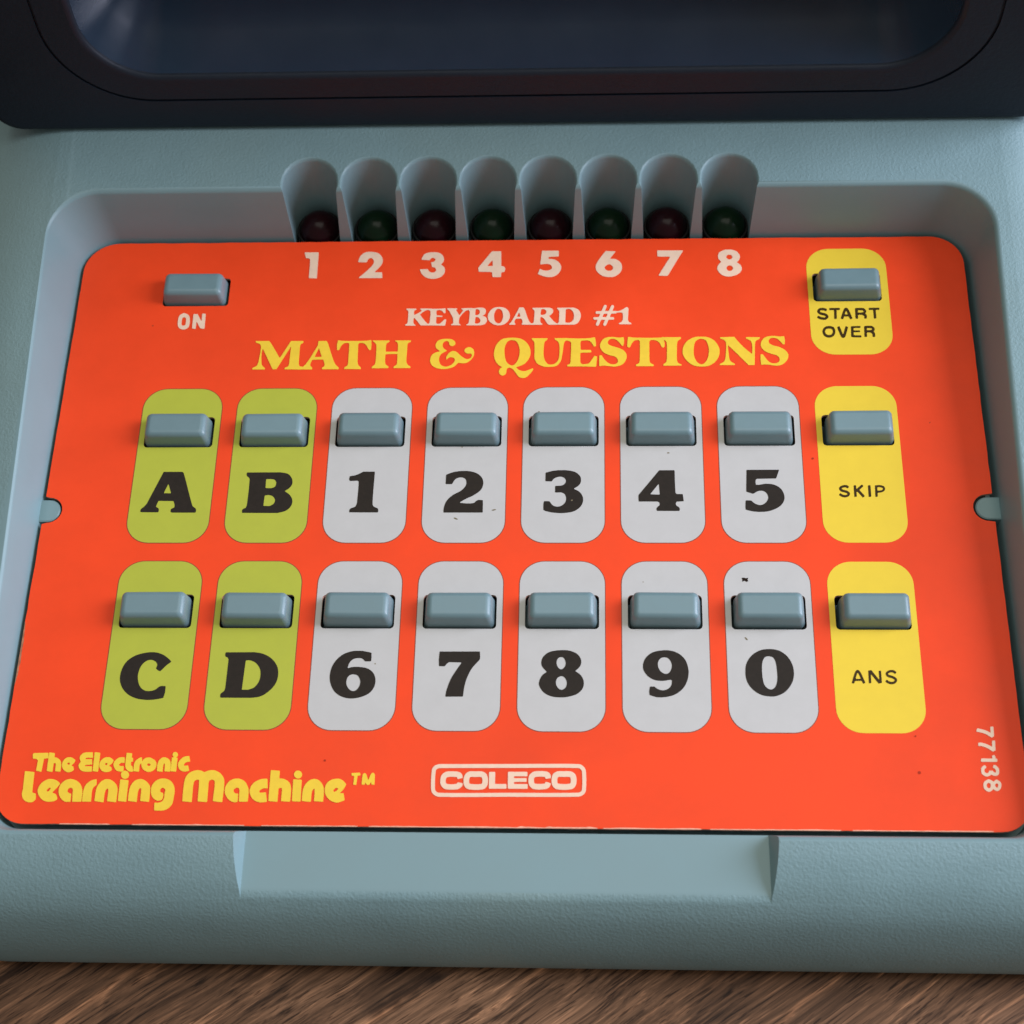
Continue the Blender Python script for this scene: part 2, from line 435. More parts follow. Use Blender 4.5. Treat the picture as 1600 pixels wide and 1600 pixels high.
# indicator lamps
def lamp_mesh(m):
    lv = [[(4.3*math.cos(a), 4.3*math.sin(a), -3.2) for a in [2*math.pi*k/32 for k in range(32)]]]
    for q in range(0, 12):
        b = math.radians(90*q/12); r = 4.3*math.cos(b); z = 4.3*math.sin(b)
        lv.append([(r*math.cos(a), r*math.sin(a), z) for a in [2*math.pi*k/32 for k in range(32)]])
    V, F = loft(lv, True, True)
    me = mesh("indicator_light", V, F, smooth=50); me.materials.append(m); return me
for i, sx in enumerate(SLOT_X):
    o = link("indicator_light", lamp_mesh(M_green if i % 2 else M_red), console)
    o.matrix_local = console_off @ Matrix.Translation(Vector((sx + 0.1, 76.4, -2.1))*MM)
    o.name = "indicator_light"
    a32 = [2*math.pi*k/32 for k in range(32)]
    V, F = loft([[(r*math.cos(a), r*math.sin(a), z) for a in a32] for r, z in ((4.72, -3.1), (4.72, 0.7), (4.36, 0.7), (4.36, -3.1))], False, False)  # added black ring, stands for the deep shade round the lamp's foot
    link("bay_shade_ring", mesh("bay_shade_ring", V, F, smooth=40), o, [M_black])
    o["label"] = "dark green indicator light" if i % 2 else "dark red indicator light"

# ------------------------------------------------------------------ screen housing, built flat (u across, h up the face, w into it) then stood on the deck
LEAN = math.radians(5.0)
def place(u, h, w):
    up = Vector((0, math.sin(LEAN), math.cos(LEAN))); inn = Vector((0, math.cos(LEAN), -math.sin(LEAN)))
    return tuple(Vector((u, 90.3, 14.15)) + up*h + inn*w)
def ring3(l, w): return [place(x, y, w) for x, y in l]
HW, HH = 109.0, 92.0
def hr(i): return rrect(-HW+i, 0+i, HW-i, HH-i, max(0.3, 6.0-i), 10)
EDGE = 1.6
lv = [ring3(hr(EDGE*(1-math.sin(math.radians(90*k/6)))), EDGE*(1-math.cos(math.radians(90*k/6)))) for k in range(7)]
lv += [ring3(hr(0), 64.0), ring3(hr(3.0), 66.0)]
V, F = loft(lv)
housing = link("screen_housing", mesh("screen_housing", V, F))
def op(e): return rrect(-84.9-e, 14.8-e, 84.9+e, 79.0+e, 14.0+e, 14)
LR = 1.1
lv = [ring3(op(-13.6), 46.0), ring3(op(-13.2), 40.0), ring3(op(-11.9), 32.0), ring3(op(-9.6), 24.0), ring3(op(-6.8), 17.0), ring3(op(-3.6), 9.0)]
lv += [ring3(op(LR*(1-math.cos(math.radians(90*k/6)))), LR*(1-math.sin(math.radians(90*k/6)))) for k in range(7)]
lv.append(ring3(op(LR), -4.0))
V, F = loft(lv)
oc = link("oc", mesh("oc", V, F))
# groove round the bezel
def gr(e): return rrect(-92.4-e, 8.5-e, 92.4+e, 86.0+e, 19.0+e, 16)
a0, a1 = gr(-0.30), gr(0.30)
V = ring3(a0, -1.0) + ring3(a1, -1.0) + ring3(a0, 0.55) + ring3(a1, 0.55); n = len(a0); F = []
for k in range(n):
    j = (k+1) % n
    F += [(k, j, n+j, n+k), (2*n+k, 3*n+k, 3*n+j, 2*n+j), (k, 2*n+k, 2*n+j, j), (n+k, n+j, 3*n+j, 3*n+k)]
gc_me = mesh("gc", V, F); smooth_mesh(gc_me, 30)
gc = link("gc", gc_me)
me = boolean(housing, [oc, gc])
bm = bmesh.new(); bm.from_mesh(me)
bmesh.ops.remove_doubles(bm, verts=bm.verts, dist=2e-6)
fn = (Vector(place(0, 0, -1)) - Vector(place(0, 0, 0))).normalized()
orig = Vector(place(0, 0, 0))*MM
big = set()
for f in bm.faces:
    f.smooth = True
    d = (f.calc_center_median()-orig).dot(-fn)/MM
    if f.normal.dot(fn) > 0.9999: big.add(f)
    c = f.calc_center_median()/MM
    f.material_index = 1 if d > 1.08 and abs(c.x) < 86.5 and 26 < c.z < 108 and d < 47 else 0
for e in bm.edges:
    if len(e.link_faces) != 2: e.smooth = False; continue
    a, b = e.link_faces
    if (a in big) != (b in big) or e.calc_face_angle(0) > math.radians(24): e.smooth = False
bm.to_mesh(me); bm.free()
me.materials.append(M_housing); me.materials.append(M_inner)
housing.parent = console; housing.matrix_local = console_off
lv = [ring3(rrect(-70, 31, 70, 64, 3, 8), 45.9), ring3(rrect(-70, 31, 70, 64, 3, 8), 44.9)]
V, F = loft(lv)
pane = link("window_pane", mesh("window_pane", V, F), housing, [M_panel])

# ------------------------------------------------------------------ keyboard card
PRINT = {
  'key_A': [
    ('-6853,1737 -6502,1736 -6494,1735 -6487,1732 -6475,1724 -6467,1716 -6458,1700 -6414,1578 -6282,1188 -6221,1015 -6210,992 -6198,975 -6185,964 -6150,941 -6141,931 -6135,918 -6130,900 -6128,885 -6132,857 -6137,847 -6143,843 -6155,842 -6586,843 -6602,845 -6608,849 -6616,856 -6621,863 -6625,872 -6626,889 -6623,910 -6617,922 -6609,930 -6577,946 -6567,953 -6561,963 -6559,979 -6560,996 -6565,1022 -6584,1078 -6591,1090 -6596,1093 -6605,1095 -6814,1097 -6843,1099 -6877,1098 -6883,1097 -6888,1093 -6893,1080 -6907,1037 -6920,986 -6919,976 -6913,966 -6904,959 -6874,939 -6867,931 -6861,920 -6856,903 -6856,886 -6860,861 -6865,853 -6871,851 -6882,850 -7133,852 -7200,854 -7207,856 -7212,860 -7215,870 -7217,891 -7215,905 -7211,916 -7195,936 -7164,964 -7150,979 -7124,1014 -7109,1039 -6865,1722 -6861,1732', '-6736,1461 -6740,1457 -6744,1448 -6798,1285 -6800,1273 -6798,1269 -6795,1267 -6782,1265 -6678,1265 -6669,1266 -6665,1271 -6664,1276 -6667,1286 -6723,1443 -6730,1457 -6732,1460',),
  ],
  'key_B': [
    ('-4819,1721 -4555,1721 -4469,1707 -4429,1696 -4401,1683 -4377,1663 -4362,1648 -4350,1632 -4335,1609 -4323,1586 -4314,1566 -4308,1545 -4305,1526 -4303,1500 -4304,1475 -4308,1452 -4314,1435 -4324,1415 -4337,1396 -4352,1376 -4380,1350 -4430,1317 -4433,1314 -4435,1309 -4433,1304 -4428,1298 -4369,1257 -4338,1230 -4325,1214 -4313,1197 -4301,1178 -4290,1157 -4282,1138 -4276,1115 -4273,1098 -4271,1073 -4272,1049 -4276,1023 -4281,1004 -4289,984 -4308,952 -4330,924 -4357,900 -4379,884 -4402,872 -4434,860 -4543,833 -4801,833 -4837,834 -5079,835 -5108,836 -5213,836 -5225,839 -5228,842 -5230,848 -5233,870 -5232,887 -5228,903 -5222,914 -5214,923 -5205,929 -5177,941 -5171,946 -5165,953 -5160,965 -5155,983 -5148,1021 -5147,1038 -5144,1363 -5147,1558 -5151,1579 -5162,1598 -5171,1609 -5199,1634 -5206,1642 -5211,1651 -5217,1669 -5220,1681 -5219,1699 -5216,1711 -5211,1717 -5200,1719', '-4769,1573 -4814,1569 -4821,1565 -4824,1559 -4825,1548 -4821,1395 -4820,1386 -4817,1381 -4812,1377 -4804,1375 -4768,1373 -4706,1374 -4669,1386 -4647,1398 -4637,1409 -4628,1426 -4622,1447 -4619,1469 -4619,1488 -4622,1504 -4629,1520 -4638,1535 -4647,1546 -4656,1554 -4666,1560 -4678,1565 -4717,1571 -4748,1573', '-4766,1222 -4812,1214 -4818,1211 -4821,1205 -4828,1005 -4826,994 -4824,991 -4820,988 -4721,983 -4712,983 -4703,986 -4661,1008 -4642,1022 -4632,1033 -4625,1045 -4619,1060 -4614,1077 -4611,1091 -4611,1109 -4612,1119 -4616,1131 -4623,1147 -4632,1161 -4643,1175 -4656,1189 -4675,1203 -4701,1214 -4734,1221 -4752,1223',),
  ],
  'key_1': [
    ('-2930,1732 -2724,1732 -2715,1730 -2709,1724 -2708,1710 -2708,1657 -2715,1235 -2714,1089 -2712,1025 -2709,1012 -2703,996 -2694,982 -2684,970 -2666,958 -2620,939 -2610,932 -2603,923 -2595,904 -2592,882 -2596,854 -2599,848 -2604,845 -2617,843 -2946,844 -2983,845 -3135,846 -3146,847 -3149,850 -3152,855 -3154,876 -3153,891 -3148,907 -3139,922 -3130,932 -3120,938 -3065,957 -3047,967 -3038,977 -3033,988 -3017,1034 -3015,1052 -3009,1307 -3009,1480 -3011,1500 -3014,1512 -3023,1526 -3032,1532 -3041,1533 -3170,1527 -3177,1528 -3183,1531 -3189,1537 -3195,1547 -3200,1563 -3200,1584 -3195,1619 -3191,1628 -3184,1633 -3105,1649 -3061,1663 -3013,1684 -2943,1727',),
  ],
  'key_2': [
    ('-1021,1743 -928,1744 -885,1740 -841,1733 -805,1724 -775,1715 -737,1700 -710,1684 -681,1664 -655,1639 -634,1615 -618,1590 -605,1562 -595,1527 -591,1500 -590,1464 -592,1439 -598,1410 -605,1385 -616,1359 -627,1338 -642,1317 -655,1301 -675,1282 -713,1250 -765,1213 -804,1190 -894,1145 -936,1121 -1019,1067 -1027,1060 -1028,1055 -1023,1050 -1013,1048 -912,1035 -835,1035 -807,1037 -772,1043 -752,1050 -743,1058 -720,1086 -698,1101 -683,1110 -676,1111 -645,1110 -605,1108 -594,1106 -589,1101 -587,1092 -584,1016 -585,987 -583,906 -583,855 -585,844 -589,840 -604,838 -1317,839 -1329,840 -1335,845 -1338,855 -1337,912 -1334,943 -1329,969 -1321,1002 -1308,1041 -1294,1076 -1276,1105 -1255,1135 -1237,1156 -1204,1188 -1172,1216 -1140,1239 -1061,1282 -1037,1297 -1015,1313 -990,1335 -965,1363 -948,1386 -936,1407 -928,1424 -923,1442 -919,1457 -918,1473 -919,1503 -924,1529 -930,1550 -941,1566 -959,1582 -981,1593 -1001,1599 -1027,1601 -1054,1599 -1081,1592 -1106,1580 -1130,1563 -1142,1551 -1152,1538 -1190,1465 -1199,1456 -1205,1454 -1216,1454 -1303,1454 -1313,1456 -1318,1461 -1320,1470 -1318,1628 -1316,1656 -1312,1662 -1303,1667 -1228,1700 -1179,1718 -1153,1724 -1105,1733 -1071,1739',),
  ],
  'key_3': [
    ('868,1755 974,1756 1042,1750 1105,1740 1153,1725 1178,1715 1194,1705 1217,1689 1236,1672 1256,1651 1269,1633 1280,1614 1287,1596 1291,1579 1293,1560 1294,1527 1290,1494 1284,1476 1276,1459 1259,1431 1242,1412 1216,1392 1167,1361 1162,1356 1160,1351 1162,1346 1167,1342 1227,1310 1256,1290 1276,1270 1299,1238 1310,1218 1320,1195 1328,1174 1333,1152 1335,1133 1336,1107 1331,1068 1321,1031 1308,999 1293,973 1273,947 1243,918 1212,894 1180,874 1146,859 1119,850 1086,842 1012,831 941,825 890,825 854,827 751,838 722,843 678,853 635,865 615,872 584,888 580,892 577,897 575,912 575,1022 578,1044 585,1067 589,1077 594,1081 602,1083 618,1083 664,1081 684,1079 691,1077 699,1068 718,1036 730,1018 742,1004 757,992 777,979 799,971 823,965 845,964 869,966 892,972 918,983 943,999 961,1015 979,1035 990,1054 1001,1081 1007,1102 1010,1125 1010,1137 1008,1159 1003,1182 995,1206 985,1227 974,1240 963,1249 951,1257 920,1269 902,1271 863,1269 807,1270 799,1274 796,1279 795,1286 796,1378 798,1402 801,1409 810,1413 876,1415 899,1417 933,1425 948,1432 964,1442 977,1455 990,1471 996,1484 1001,1498 1002,1510 1002,1527 1000,1539 995,1552 989,1563 980,1574 970,1585 959,1594 948,1601 936,1606 907,1612 871,1611 848,1607 825,1599 800,1588 784,1578 762,1559 736,1519 732,1513 727,1511 720,1510 690,1510 622,1513 613,1516 610,1519 608,1525 607,1572 608,1656 609,1691 611,1697 614,1701 622,1705 677,1723 737,1740 805,1750',),
  ],
  'key_4': [
    ('2804,1748 3076,1749 3086,1747 3092,1741 3094,1716 3094,1521 3096,1393 3099,1308 3102,1259 3106,1251 3112,1244 3121,1235 3128,1232 3224,1231 3230,1230 3235,1226 3238,1221 3240,1213 3251,1096 3251,1087 3250,1082 3247,1079 3242,1076 3124,1069 3120,1067 3116,1062 3103,1039 3100,1027 3101,1015 3103,1002 3109,990 3119,978 3154,953 3163,942 3170,928 3173,914 3173,897 3169,878 3164,871 3158,869 3149,869 2747,870 2739,876 2733,893 2729,910 2731,923 2738,937 2751,954 2785,987 2790,995 2793,1005 2794,1024 2790,1041 2784,1052 2773,1060 2756,1069 2744,1071 2411,1072 2400,1074 2395,1080 2392,1109 2391,1193 2392,1207 2397,1217 2788,1736 2796,1745', '2778,1444 2774,1440 2764,1429 2630,1246 2625,1236 2625,1233 2627,1229 2634,1227 2660,1225 2774,1220 2789,1220 2796,1224 2798,1231 2798,1241 2786,1428 2784,1440 2781,1444',),
  ],
  'key_5': [
    ('4845,1755 5074,1755 5083,1754 5088,1752 5090,1745 5088,1735 5030,1572 5024,1566 5014,1564 4673,1558 4662,1556 4654,1552 4643,1541 4638,1533 4634,1522 4632,1494 4634,1446 4636,1437 4640,1432 4646,1430 4684,1428 4704,1430 4776,1445 4814,1451 4869,1451 4898,1449 4946,1441 4982,1430 5019,1413 5062,1387 5079,1372 5097,1355 5109,1341 5119,1325 5131,1305 5143,1278 5158,1229 5163,1204 5166,1178 5166,1156 5165,1137 5157,1101 5149,1079 5140,1058 5121,1024 5097,993 5069,967 5036,942 4996,917 4948,894 4897,875 4852,862 4801,853 4748,848 4667,848 4634,850 4577,855 4539,861 4480,877 4424,894 4419,902 4418,921 4417,963 4420,1026 4422,1044 4428,1081 4430,1088 4434,1093 4445,1095 4520,1092 4529,1090 4540,1083 4583,1039 4598,1027 4611,1019 4641,1005 4663,997 4686,993 4708,994 4733,999 4759,1010 4782,1026 4803,1044 4824,1070 4842,1099 4853,1127 4857,1151 4856,1175 4851,1201 4844,1221 4832,1244 4818,1261 4802,1275 4784,1287 4762,1297 4743,1301 4725,1301 4701,1298 4675,1292 4662,1287 4645,1278 4583,1238 4574,1235 4565,1237 4463,1274 4454,1278 4449,1282 4447,1289 4447,1298 4452,1434 4455,1469 4462,1627 4465,1658 4468,1733 4470,1745 4475,1751 4485,1753',),
  ],
  'key_C': [
    ('-6667,-2053 -6598,-2053 -6548,-2059 -6517,-2066 -6490,-2074 -6456,-2087 -6419,-2103 -6394,-2117 -6375,-2129 -6354,-2145 -6302,-2187 -6259,-2230 -6254,-2236 -6254,-2243 -6259,-2250 -6306,-2289 -6334,-2314 -6363,-2346 -6426,-2422 -6432,-2427 -6438,-2428 -6456,-2423 -6480,-2412 -6500,-2397 -6517,-2379 -6520,-2373 -6520,-2367 -6510,-2335 -6506,-2318 -6506,-2307 -6507,-2296 -6515,-2277 -6527,-2258 -6540,-2244 -6557,-2231 -6581,-2219 -6604,-2211 -6626,-2207 -6648,-2207 -6673,-2211 -6696,-2218 -6714,-2227 -6735,-2242 -6754,-2259 -6774,-2280 -6789,-2302 -6801,-2324 -6812,-2347 -6822,-2378 -6830,-2409 -6836,-2442 -6840,-2472 -6841,-2501 -6840,-2535 -6837,-2560 -6831,-2592 -6823,-2624 -6812,-2657 -6803,-2681 -6787,-2710 -6769,-2737 -6750,-2759 -6721,-2784 -6696,-2799 -6675,-2809 -6647,-2816 -6617,-2819 -6593,-2819 -6560,-2815 -6528,-2808 -6499,-2797 -6487,-2791 -6473,-2781 -6422,-2734 -6411,-2727 -6390,-2719 -6374,-2717 -6314,-2720 -6307,-2722 -6302,-2725 -6300,-2733 -6297,-2800 -6298,-2842 -6305,-2884 -6316,-2940 -6319,-2946 -6323,-2950 -6333,-2954 -6408,-2971 -6461,-2981 -6521,-2988 -6578,-2992 -6638,-2990 -6694,-2985 -6749,-2978 -6791,-2969 -6833,-2957 -6871,-2943 -6912,-2925 -6952,-2903 -6988,-2878 -7021,-2851 -7055,-2818 -7082,-2785 -7106,-2751 -7126,-2715 -7140,-2685 -7155,-2646 -7164,-2612 -7171,-2559 -7172,-2524 -7170,-2477 -7164,-2433 -7155,-2392 -7141,-2347 -7126,-2309 -7109,-2276 -7088,-2244 -7073,-2224 -7045,-2196 -7016,-2172 -6982,-2148 -6944,-2125 -6916,-2111 -6880,-2097 -6834,-2083 -6786,-2071 -6717,-2059',),
  ],
  'key_D': [
    ('-4921,-2048 -4728,-2046 -4634,-2058 -4593,-2067 -4569,-2074 -4535,-2087 -4507,-2099 -4471,-2117 -4448,-2130 -4425,-2146 -4403,-2161 -4386,-2176 -4355,-2206 -4337,-2226 -4315,-2254 -4297,-2281 -4284,-2303 -4269,-2336 -4260,-2361 -4253,-2386 -4245,-2427 -4241,-2466 -4241,-2498 -4242,-2526 -4245,-2557 -4251,-2590 -4262,-2629 -4271,-2654 -4292,-2696 -4319,-2737 -4349,-2774 -4398,-2824 -4431,-2852 -4475,-2884 -4517,-2906 -4556,-2920 -4598,-2929 -4691,-2941 -5096,-2941 -5124,-2940 -5252,-2941 -5262,-2938 -5268,-2932 -5271,-2918 -5274,-2889 -5271,-2873 -5266,-2862 -5256,-2850 -5224,-2825 -5212,-2811 -5202,-2789 -5194,-2750 -5189,-2239 -5189,-2194 -5192,-2185 -5200,-2169 -5207,-2158 -5214,-2152 -5222,-2148 -5237,-2143 -5244,-2139 -5250,-2133 -5255,-2123 -5260,-2104 -5262,-2093 -5256,-2060 -5251,-2053 -5241,-2051', '-4822,-2206 -4860,-2212 -4865,-2217 -4867,-2225 -4885,-2766 -4885,-2775 -4883,-2780 -4880,-2783 -4875,-2785 -4769,-2784 -4700,-2760 -4683,-2752 -4669,-2743 -4648,-2723 -4632,-2705 -4612,-2677 -4599,-2654 -4587,-2627 -4580,-2605 -4574,-2579 -4569,-2549 -4567,-2512 -4569,-2468 -4573,-2438 -4577,-2414 -4585,-2389 -4595,-2364 -4609,-2339 -4625,-2315 -4646,-2289 -4670,-2265 -4687,-2251 -4706,-2238 -4732,-2226 -4764,-2215 -4801,-2206',),
  ],
  'key_6': [
    ('-2835,-2012 -2722,-2012 -2569,-2044 -2552,-2050 -2549,-2054 -2546,-2062 -2542,-2136 -2543,-2196 -2546,-2212 -2548,-2216 -2552,-2218 -2569,-2220 -2622,-2222 -2650,-2222 -2656,-2220 -2662,-2215 -2686,-2188 -2700,-2175 -2714,-2167 -2729,-2161 -2756,-2157 -2790,-2157 -2823,-2161 -2850,-2167 -2873,-2177 -2897,-2194 -2919,-2216 -2936,-2240 -2947,-2260 -2955,-2284 -2966,-2339 -2967,-2345 -2966,-2350 -2962,-2353 -2956,-2353 -2911,-2338 -2876,-2332 -2832,-2328 -2776,-2328 -2702,-2335 -2649,-2344 -2613,-2355 -2572,-2375 -2539,-2398 -2510,-2423 -2488,-2452 -2469,-2486 -2459,-2509 -2453,-2529 -2446,-2554 -2443,-2576 -2440,-2615 -2444,-2660 -2452,-2698 -2463,-2730 -2478,-2761 -2497,-2791 -2516,-2815 -2548,-2845 -2578,-2866 -2610,-2884 -2649,-2901 -2702,-2920 -2749,-2932 -2791,-2939 -2840,-2944 -2878,-2945 -2925,-2941 -2967,-2934 -3006,-2923 -3041,-2909 -3081,-2890 -3116,-2868 -3149,-2843 -3174,-2819 -3195,-2794 -3214,-2766 -3236,-2726 -3256,-2681 -3271,-2639 -3280,-2602 -3285,-2572 -3289,-2514 -3287,-2469 -3283,-2424 -3275,-2380 -3265,-2342 -3250,-2301 -3236,-2271 -3214,-2232 -3190,-2197 -3155,-2155 -3132,-2131 -3102,-2106 -3071,-2084 -3041,-2066 -3005,-2050 -2956,-2033 -2912,-2022 -2874,-2015', '-2868,-2477 -2896,-2481 -2916,-2490 -2932,-2503 -2951,-2525 -2963,-2547 -2971,-2575 -2975,-2607 -2975,-2639 -2970,-2669 -2960,-2698 -2943,-2729 -2926,-2752 -2904,-2774 -2880,-2790 -2860,-2798 -2837,-2801 -2812,-2797 -2792,-2788 -2772,-2770 -2753,-2745 -2738,-2716 -2727,-2685 -2721,-2652 -2720,-2615 -2726,-2584 -2738,-2553 -2756,-2523 -2775,-2501 -2791,-2490 -2810,-2482 -2837,-2478',),
  ],
  'key_7': [
    ('-1285,-2021 -567,-2018 -555,-2019 -550,-2025 -548,-2033 -542,-2122 -544,-2159 -548,-2176 -554,-2186 -652,-2302 -671,-2327 -685,-2349 -705,-2383 -726,-2426 -754,-2493 -776,-2553 -787,-2592 -797,-2631 -812,-2707 -820,-2771 -830,-2885 -832,-2893 -836,-2897 -849,-2899 -1136,-2901 -1146,-2900 -1151,-2895 -1152,-2885 -1144,-2821 -1138,-2783 -1130,-2752 -1101,-2653 -1067,-2564 -1042,-2509 -1016,-2461 -938,-2331 -887,-2253 -884,-2243 -885,-2240 -889,-2237 -905,-2235 -1103,-2230 -1115,-2235 -1144,-2258 -1159,-2276 -1177,-2303 -1184,-2309 -1196,-2311 -1272,-2311 -1281,-2311 -1287,-2309 -1291,-2303 -1294,-2284 -1300,-2185 -1293,-2035 -1291,-2026',),
  ],
  'key_8': [
    ('931,-1986 1008,-1985 1046,-1988 1091,-1996 1142,-2011 1186,-2030 1222,-2051 1246,-2072 1260,-2087 1273,-2104 1284,-2123 1294,-2145 1301,-2162 1305,-2179 1308,-2201 1309,-2222 1307,-2242 1304,-2261 1295,-2287 1281,-2312 1261,-2336 1212,-2384 1208,-2390 1207,-2395 1209,-2400 1214,-2404 1261,-2437 1284,-2456 1297,-2469 1313,-2491 1330,-2520 1345,-2556 1354,-2590 1358,-2627 1356,-2658 1351,-2687 1343,-2714 1334,-2733 1318,-2759 1300,-2782 1277,-2805 1252,-2825 1229,-2840 1202,-2855 1167,-2868 1137,-2878 1096,-2888 1053,-2897 1017,-2902 972,-2905 917,-2905 883,-2904 844,-2900 806,-2895 773,-2886 745,-2877 710,-2862 678,-2845 652,-2828 628,-2808 612,-2791 590,-2763 570,-2731 555,-2700 544,-2671 540,-2651 541,-2621 548,-2586 559,-2553 578,-2514 598,-2483 616,-2461 634,-2446 671,-2421 674,-2417 676,-2413 676,-2408 672,-2402 629,-2355 606,-2326 591,-2301 583,-2278 578,-2246 578,-2226 580,-2209 584,-2184 590,-2162 605,-2129 624,-2103 645,-2080 660,-2066 692,-2041 724,-2024 759,-2011 807,-2000 858,-1992', '933,-2124 917,-2128 901,-2136 887,-2146 877,-2159 870,-2175 863,-2197 859,-2222 859,-2242 862,-2264 868,-2287 878,-2309 889,-2327 902,-2342 918,-2353 933,-2360 946,-2361 961,-2357 975,-2348 993,-2331 1007,-2313 1014,-2299 1020,-2280 1024,-2257 1024,-2238 1021,-2215 1015,-2190 1005,-2166 994,-2149 982,-2137 968,-2129 950,-2124', '943,-2496 921,-2502 901,-2512 885,-2524 871,-2539 863,-2555 856,-2577 852,-2600 851,-2629 854,-2653 862,-2677 873,-2700 887,-2720 901,-2735 922,-2749 939,-2756 957,-2759 974,-2755 991,-2746 1010,-2732 1024,-2717 1034,-2698 1041,-2678 1046,-2653 1047,-2625 1044,-2601 1037,-2576 1026,-2551 1013,-2531 995,-2513 977,-2500 960,-2495',),
  ],
  'key_9': [
    ('2808,-1982 2876,-1981 2912,-1985 2961,-1994 3003,-2007 3045,-2025 3072,-2040 3092,-2053 3128,-2081 3162,-2117 3189,-2153 3209,-2187 3225,-2226 3238,-2273 3248,-2324 3254,-2382 3255,-2419 3248,-2481 3238,-2532 3224,-2578 3201,-2634 3182,-2669 3159,-2705 3134,-2736 3098,-2771 3060,-2802 3021,-2828 2984,-2847 2944,-2863 2899,-2876 2833,-2889 2774,-2896 2709,-2896 2680,-2894 2657,-2890 2626,-2881 2552,-2856 2543,-2850 2540,-2843 2537,-2820 2535,-2794 2535,-2777 2540,-2740 2548,-2702 2551,-2694 2557,-2690 2564,-2688 2619,-2688 2629,-2689 2637,-2693 2668,-2720 2685,-2732 2716,-2747 2749,-2757 2768,-2759 2789,-2759 2812,-2756 2833,-2751 2856,-2742 2882,-2726 2906,-2705 2925,-2681 2935,-2661 2941,-2641 2948,-2586 2947,-2573 2944,-2569 2937,-2564 2926,-2558 2917,-2557 2833,-2573 2800,-2577 2762,-2580 2709,-2576 2672,-2571 2636,-2561 2607,-2550 2577,-2535 2544,-2513 2511,-2485 2482,-2450 2458,-2413 2443,-2383 2436,-2363 2432,-2348 2428,-2315 2429,-2270 2435,-2237 2445,-2204 2458,-2173 2472,-2148 2488,-2124 2507,-2102 2532,-2077 2554,-2058 2576,-2043 2600,-2029 2623,-2019 2660,-2006 2690,-1998 2727,-1991 2761,-1987', '2807,-2122 2781,-2127 2758,-2138 2741,-2152 2725,-2172 2711,-2202 2702,-2231 2700,-2260 2703,-2292 2710,-2323 2723,-2354 2739,-2382 2757,-2404 2780,-2422 2810,-2437 2836,-2443 2849,-2443 2860,-2441 2882,-2434 2900,-2422 2916,-2402 2930,-2377 2943,-2343 2950,-2315 2953,-2283 2950,-2252 2943,-2224 2930,-2193 2912,-2165 2893,-2143 2877,-2132 2855,-2124 2836,-2121',),
  ],
  'key_0': [
    ('4675,-1953 4759,-1952 4808,-1957 4853,-1966 4886,-1975 4920,-1990 4950,-2008 4981,-2030 5014,-2059 5044,-2091 5070,-2127 5091,-2162 5110,-2200 5126,-2242 5137,-2282 5145,-2330 5149,-2370 5150,-2412 5148,-2454 5140,-2503 5128,-2548 5113,-2589 5092,-2632 5074,-2663 5043,-2706 5011,-2744 4980,-2774 4955,-2794 4925,-2814 4885,-2834 4842,-2852 4804,-2863 4782,-2867 4755,-2870 4717,-2870 4660,-2866 4618,-2860 4579,-2851 4547,-2841 4513,-2825 4474,-2802 4435,-2773 4402,-2743 4369,-2707 4342,-2670 4318,-2628 4302,-2593 4291,-2556 4281,-2510 4277,-2470 4275,-2419 4278,-2347 4286,-2295 4296,-2254 4313,-2211 4331,-2175 4356,-2135 4390,-2093 4420,-2063 4454,-2035 4498,-2007 4542,-1984 4581,-1970 4627,-1959', '4696,-2094 4677,-2097 4663,-2101 4651,-2107 4640,-2116 4627,-2131 4616,-2149 4605,-2170 4597,-2194 4587,-2234 4581,-2284 4577,-2376 4579,-2458 4583,-2521 4591,-2581 4601,-2625 4608,-2645 4615,-2659 4626,-2676 4641,-2693 4652,-2704 4667,-2716 4683,-2726 4700,-2732 4714,-2736 4729,-2735 4743,-2732 4759,-2723 4777,-2710 4791,-2697 4802,-2683 4810,-2667 4818,-2650 4827,-2626 4833,-2601 4839,-2574 4847,-2510 4848,-2447 4845,-2350 4840,-2280 4833,-2226 4821,-2176 4813,-2157 4805,-2140 4797,-2129 4788,-2118 4778,-2111 4767,-2105 4751,-2099 4734,-2096 4711,-2093',),
  ],
  'num_1': [
    ('-4482,6934 -4213,6932 -4201,6930 -4195,6924 -4194,6917 -4193,6899 -4186,6306 -4186,6286 -4189,6280 -4192,6277 -4202,6276 -4339,6283 -4348,6285 -4353,6291 -4355,6298 -4356,6314 -4357,6621 -4359,6698 -4363,6748 -4367,6759 -4372,6766 -4382,6777 -4390,6782 -4400,6784 -4442,6785 -4449,6788 -4453,6792 -4458,6804 -4489,6918 -4489,6928 -4487,6932',),
  ],
  'num_2': [
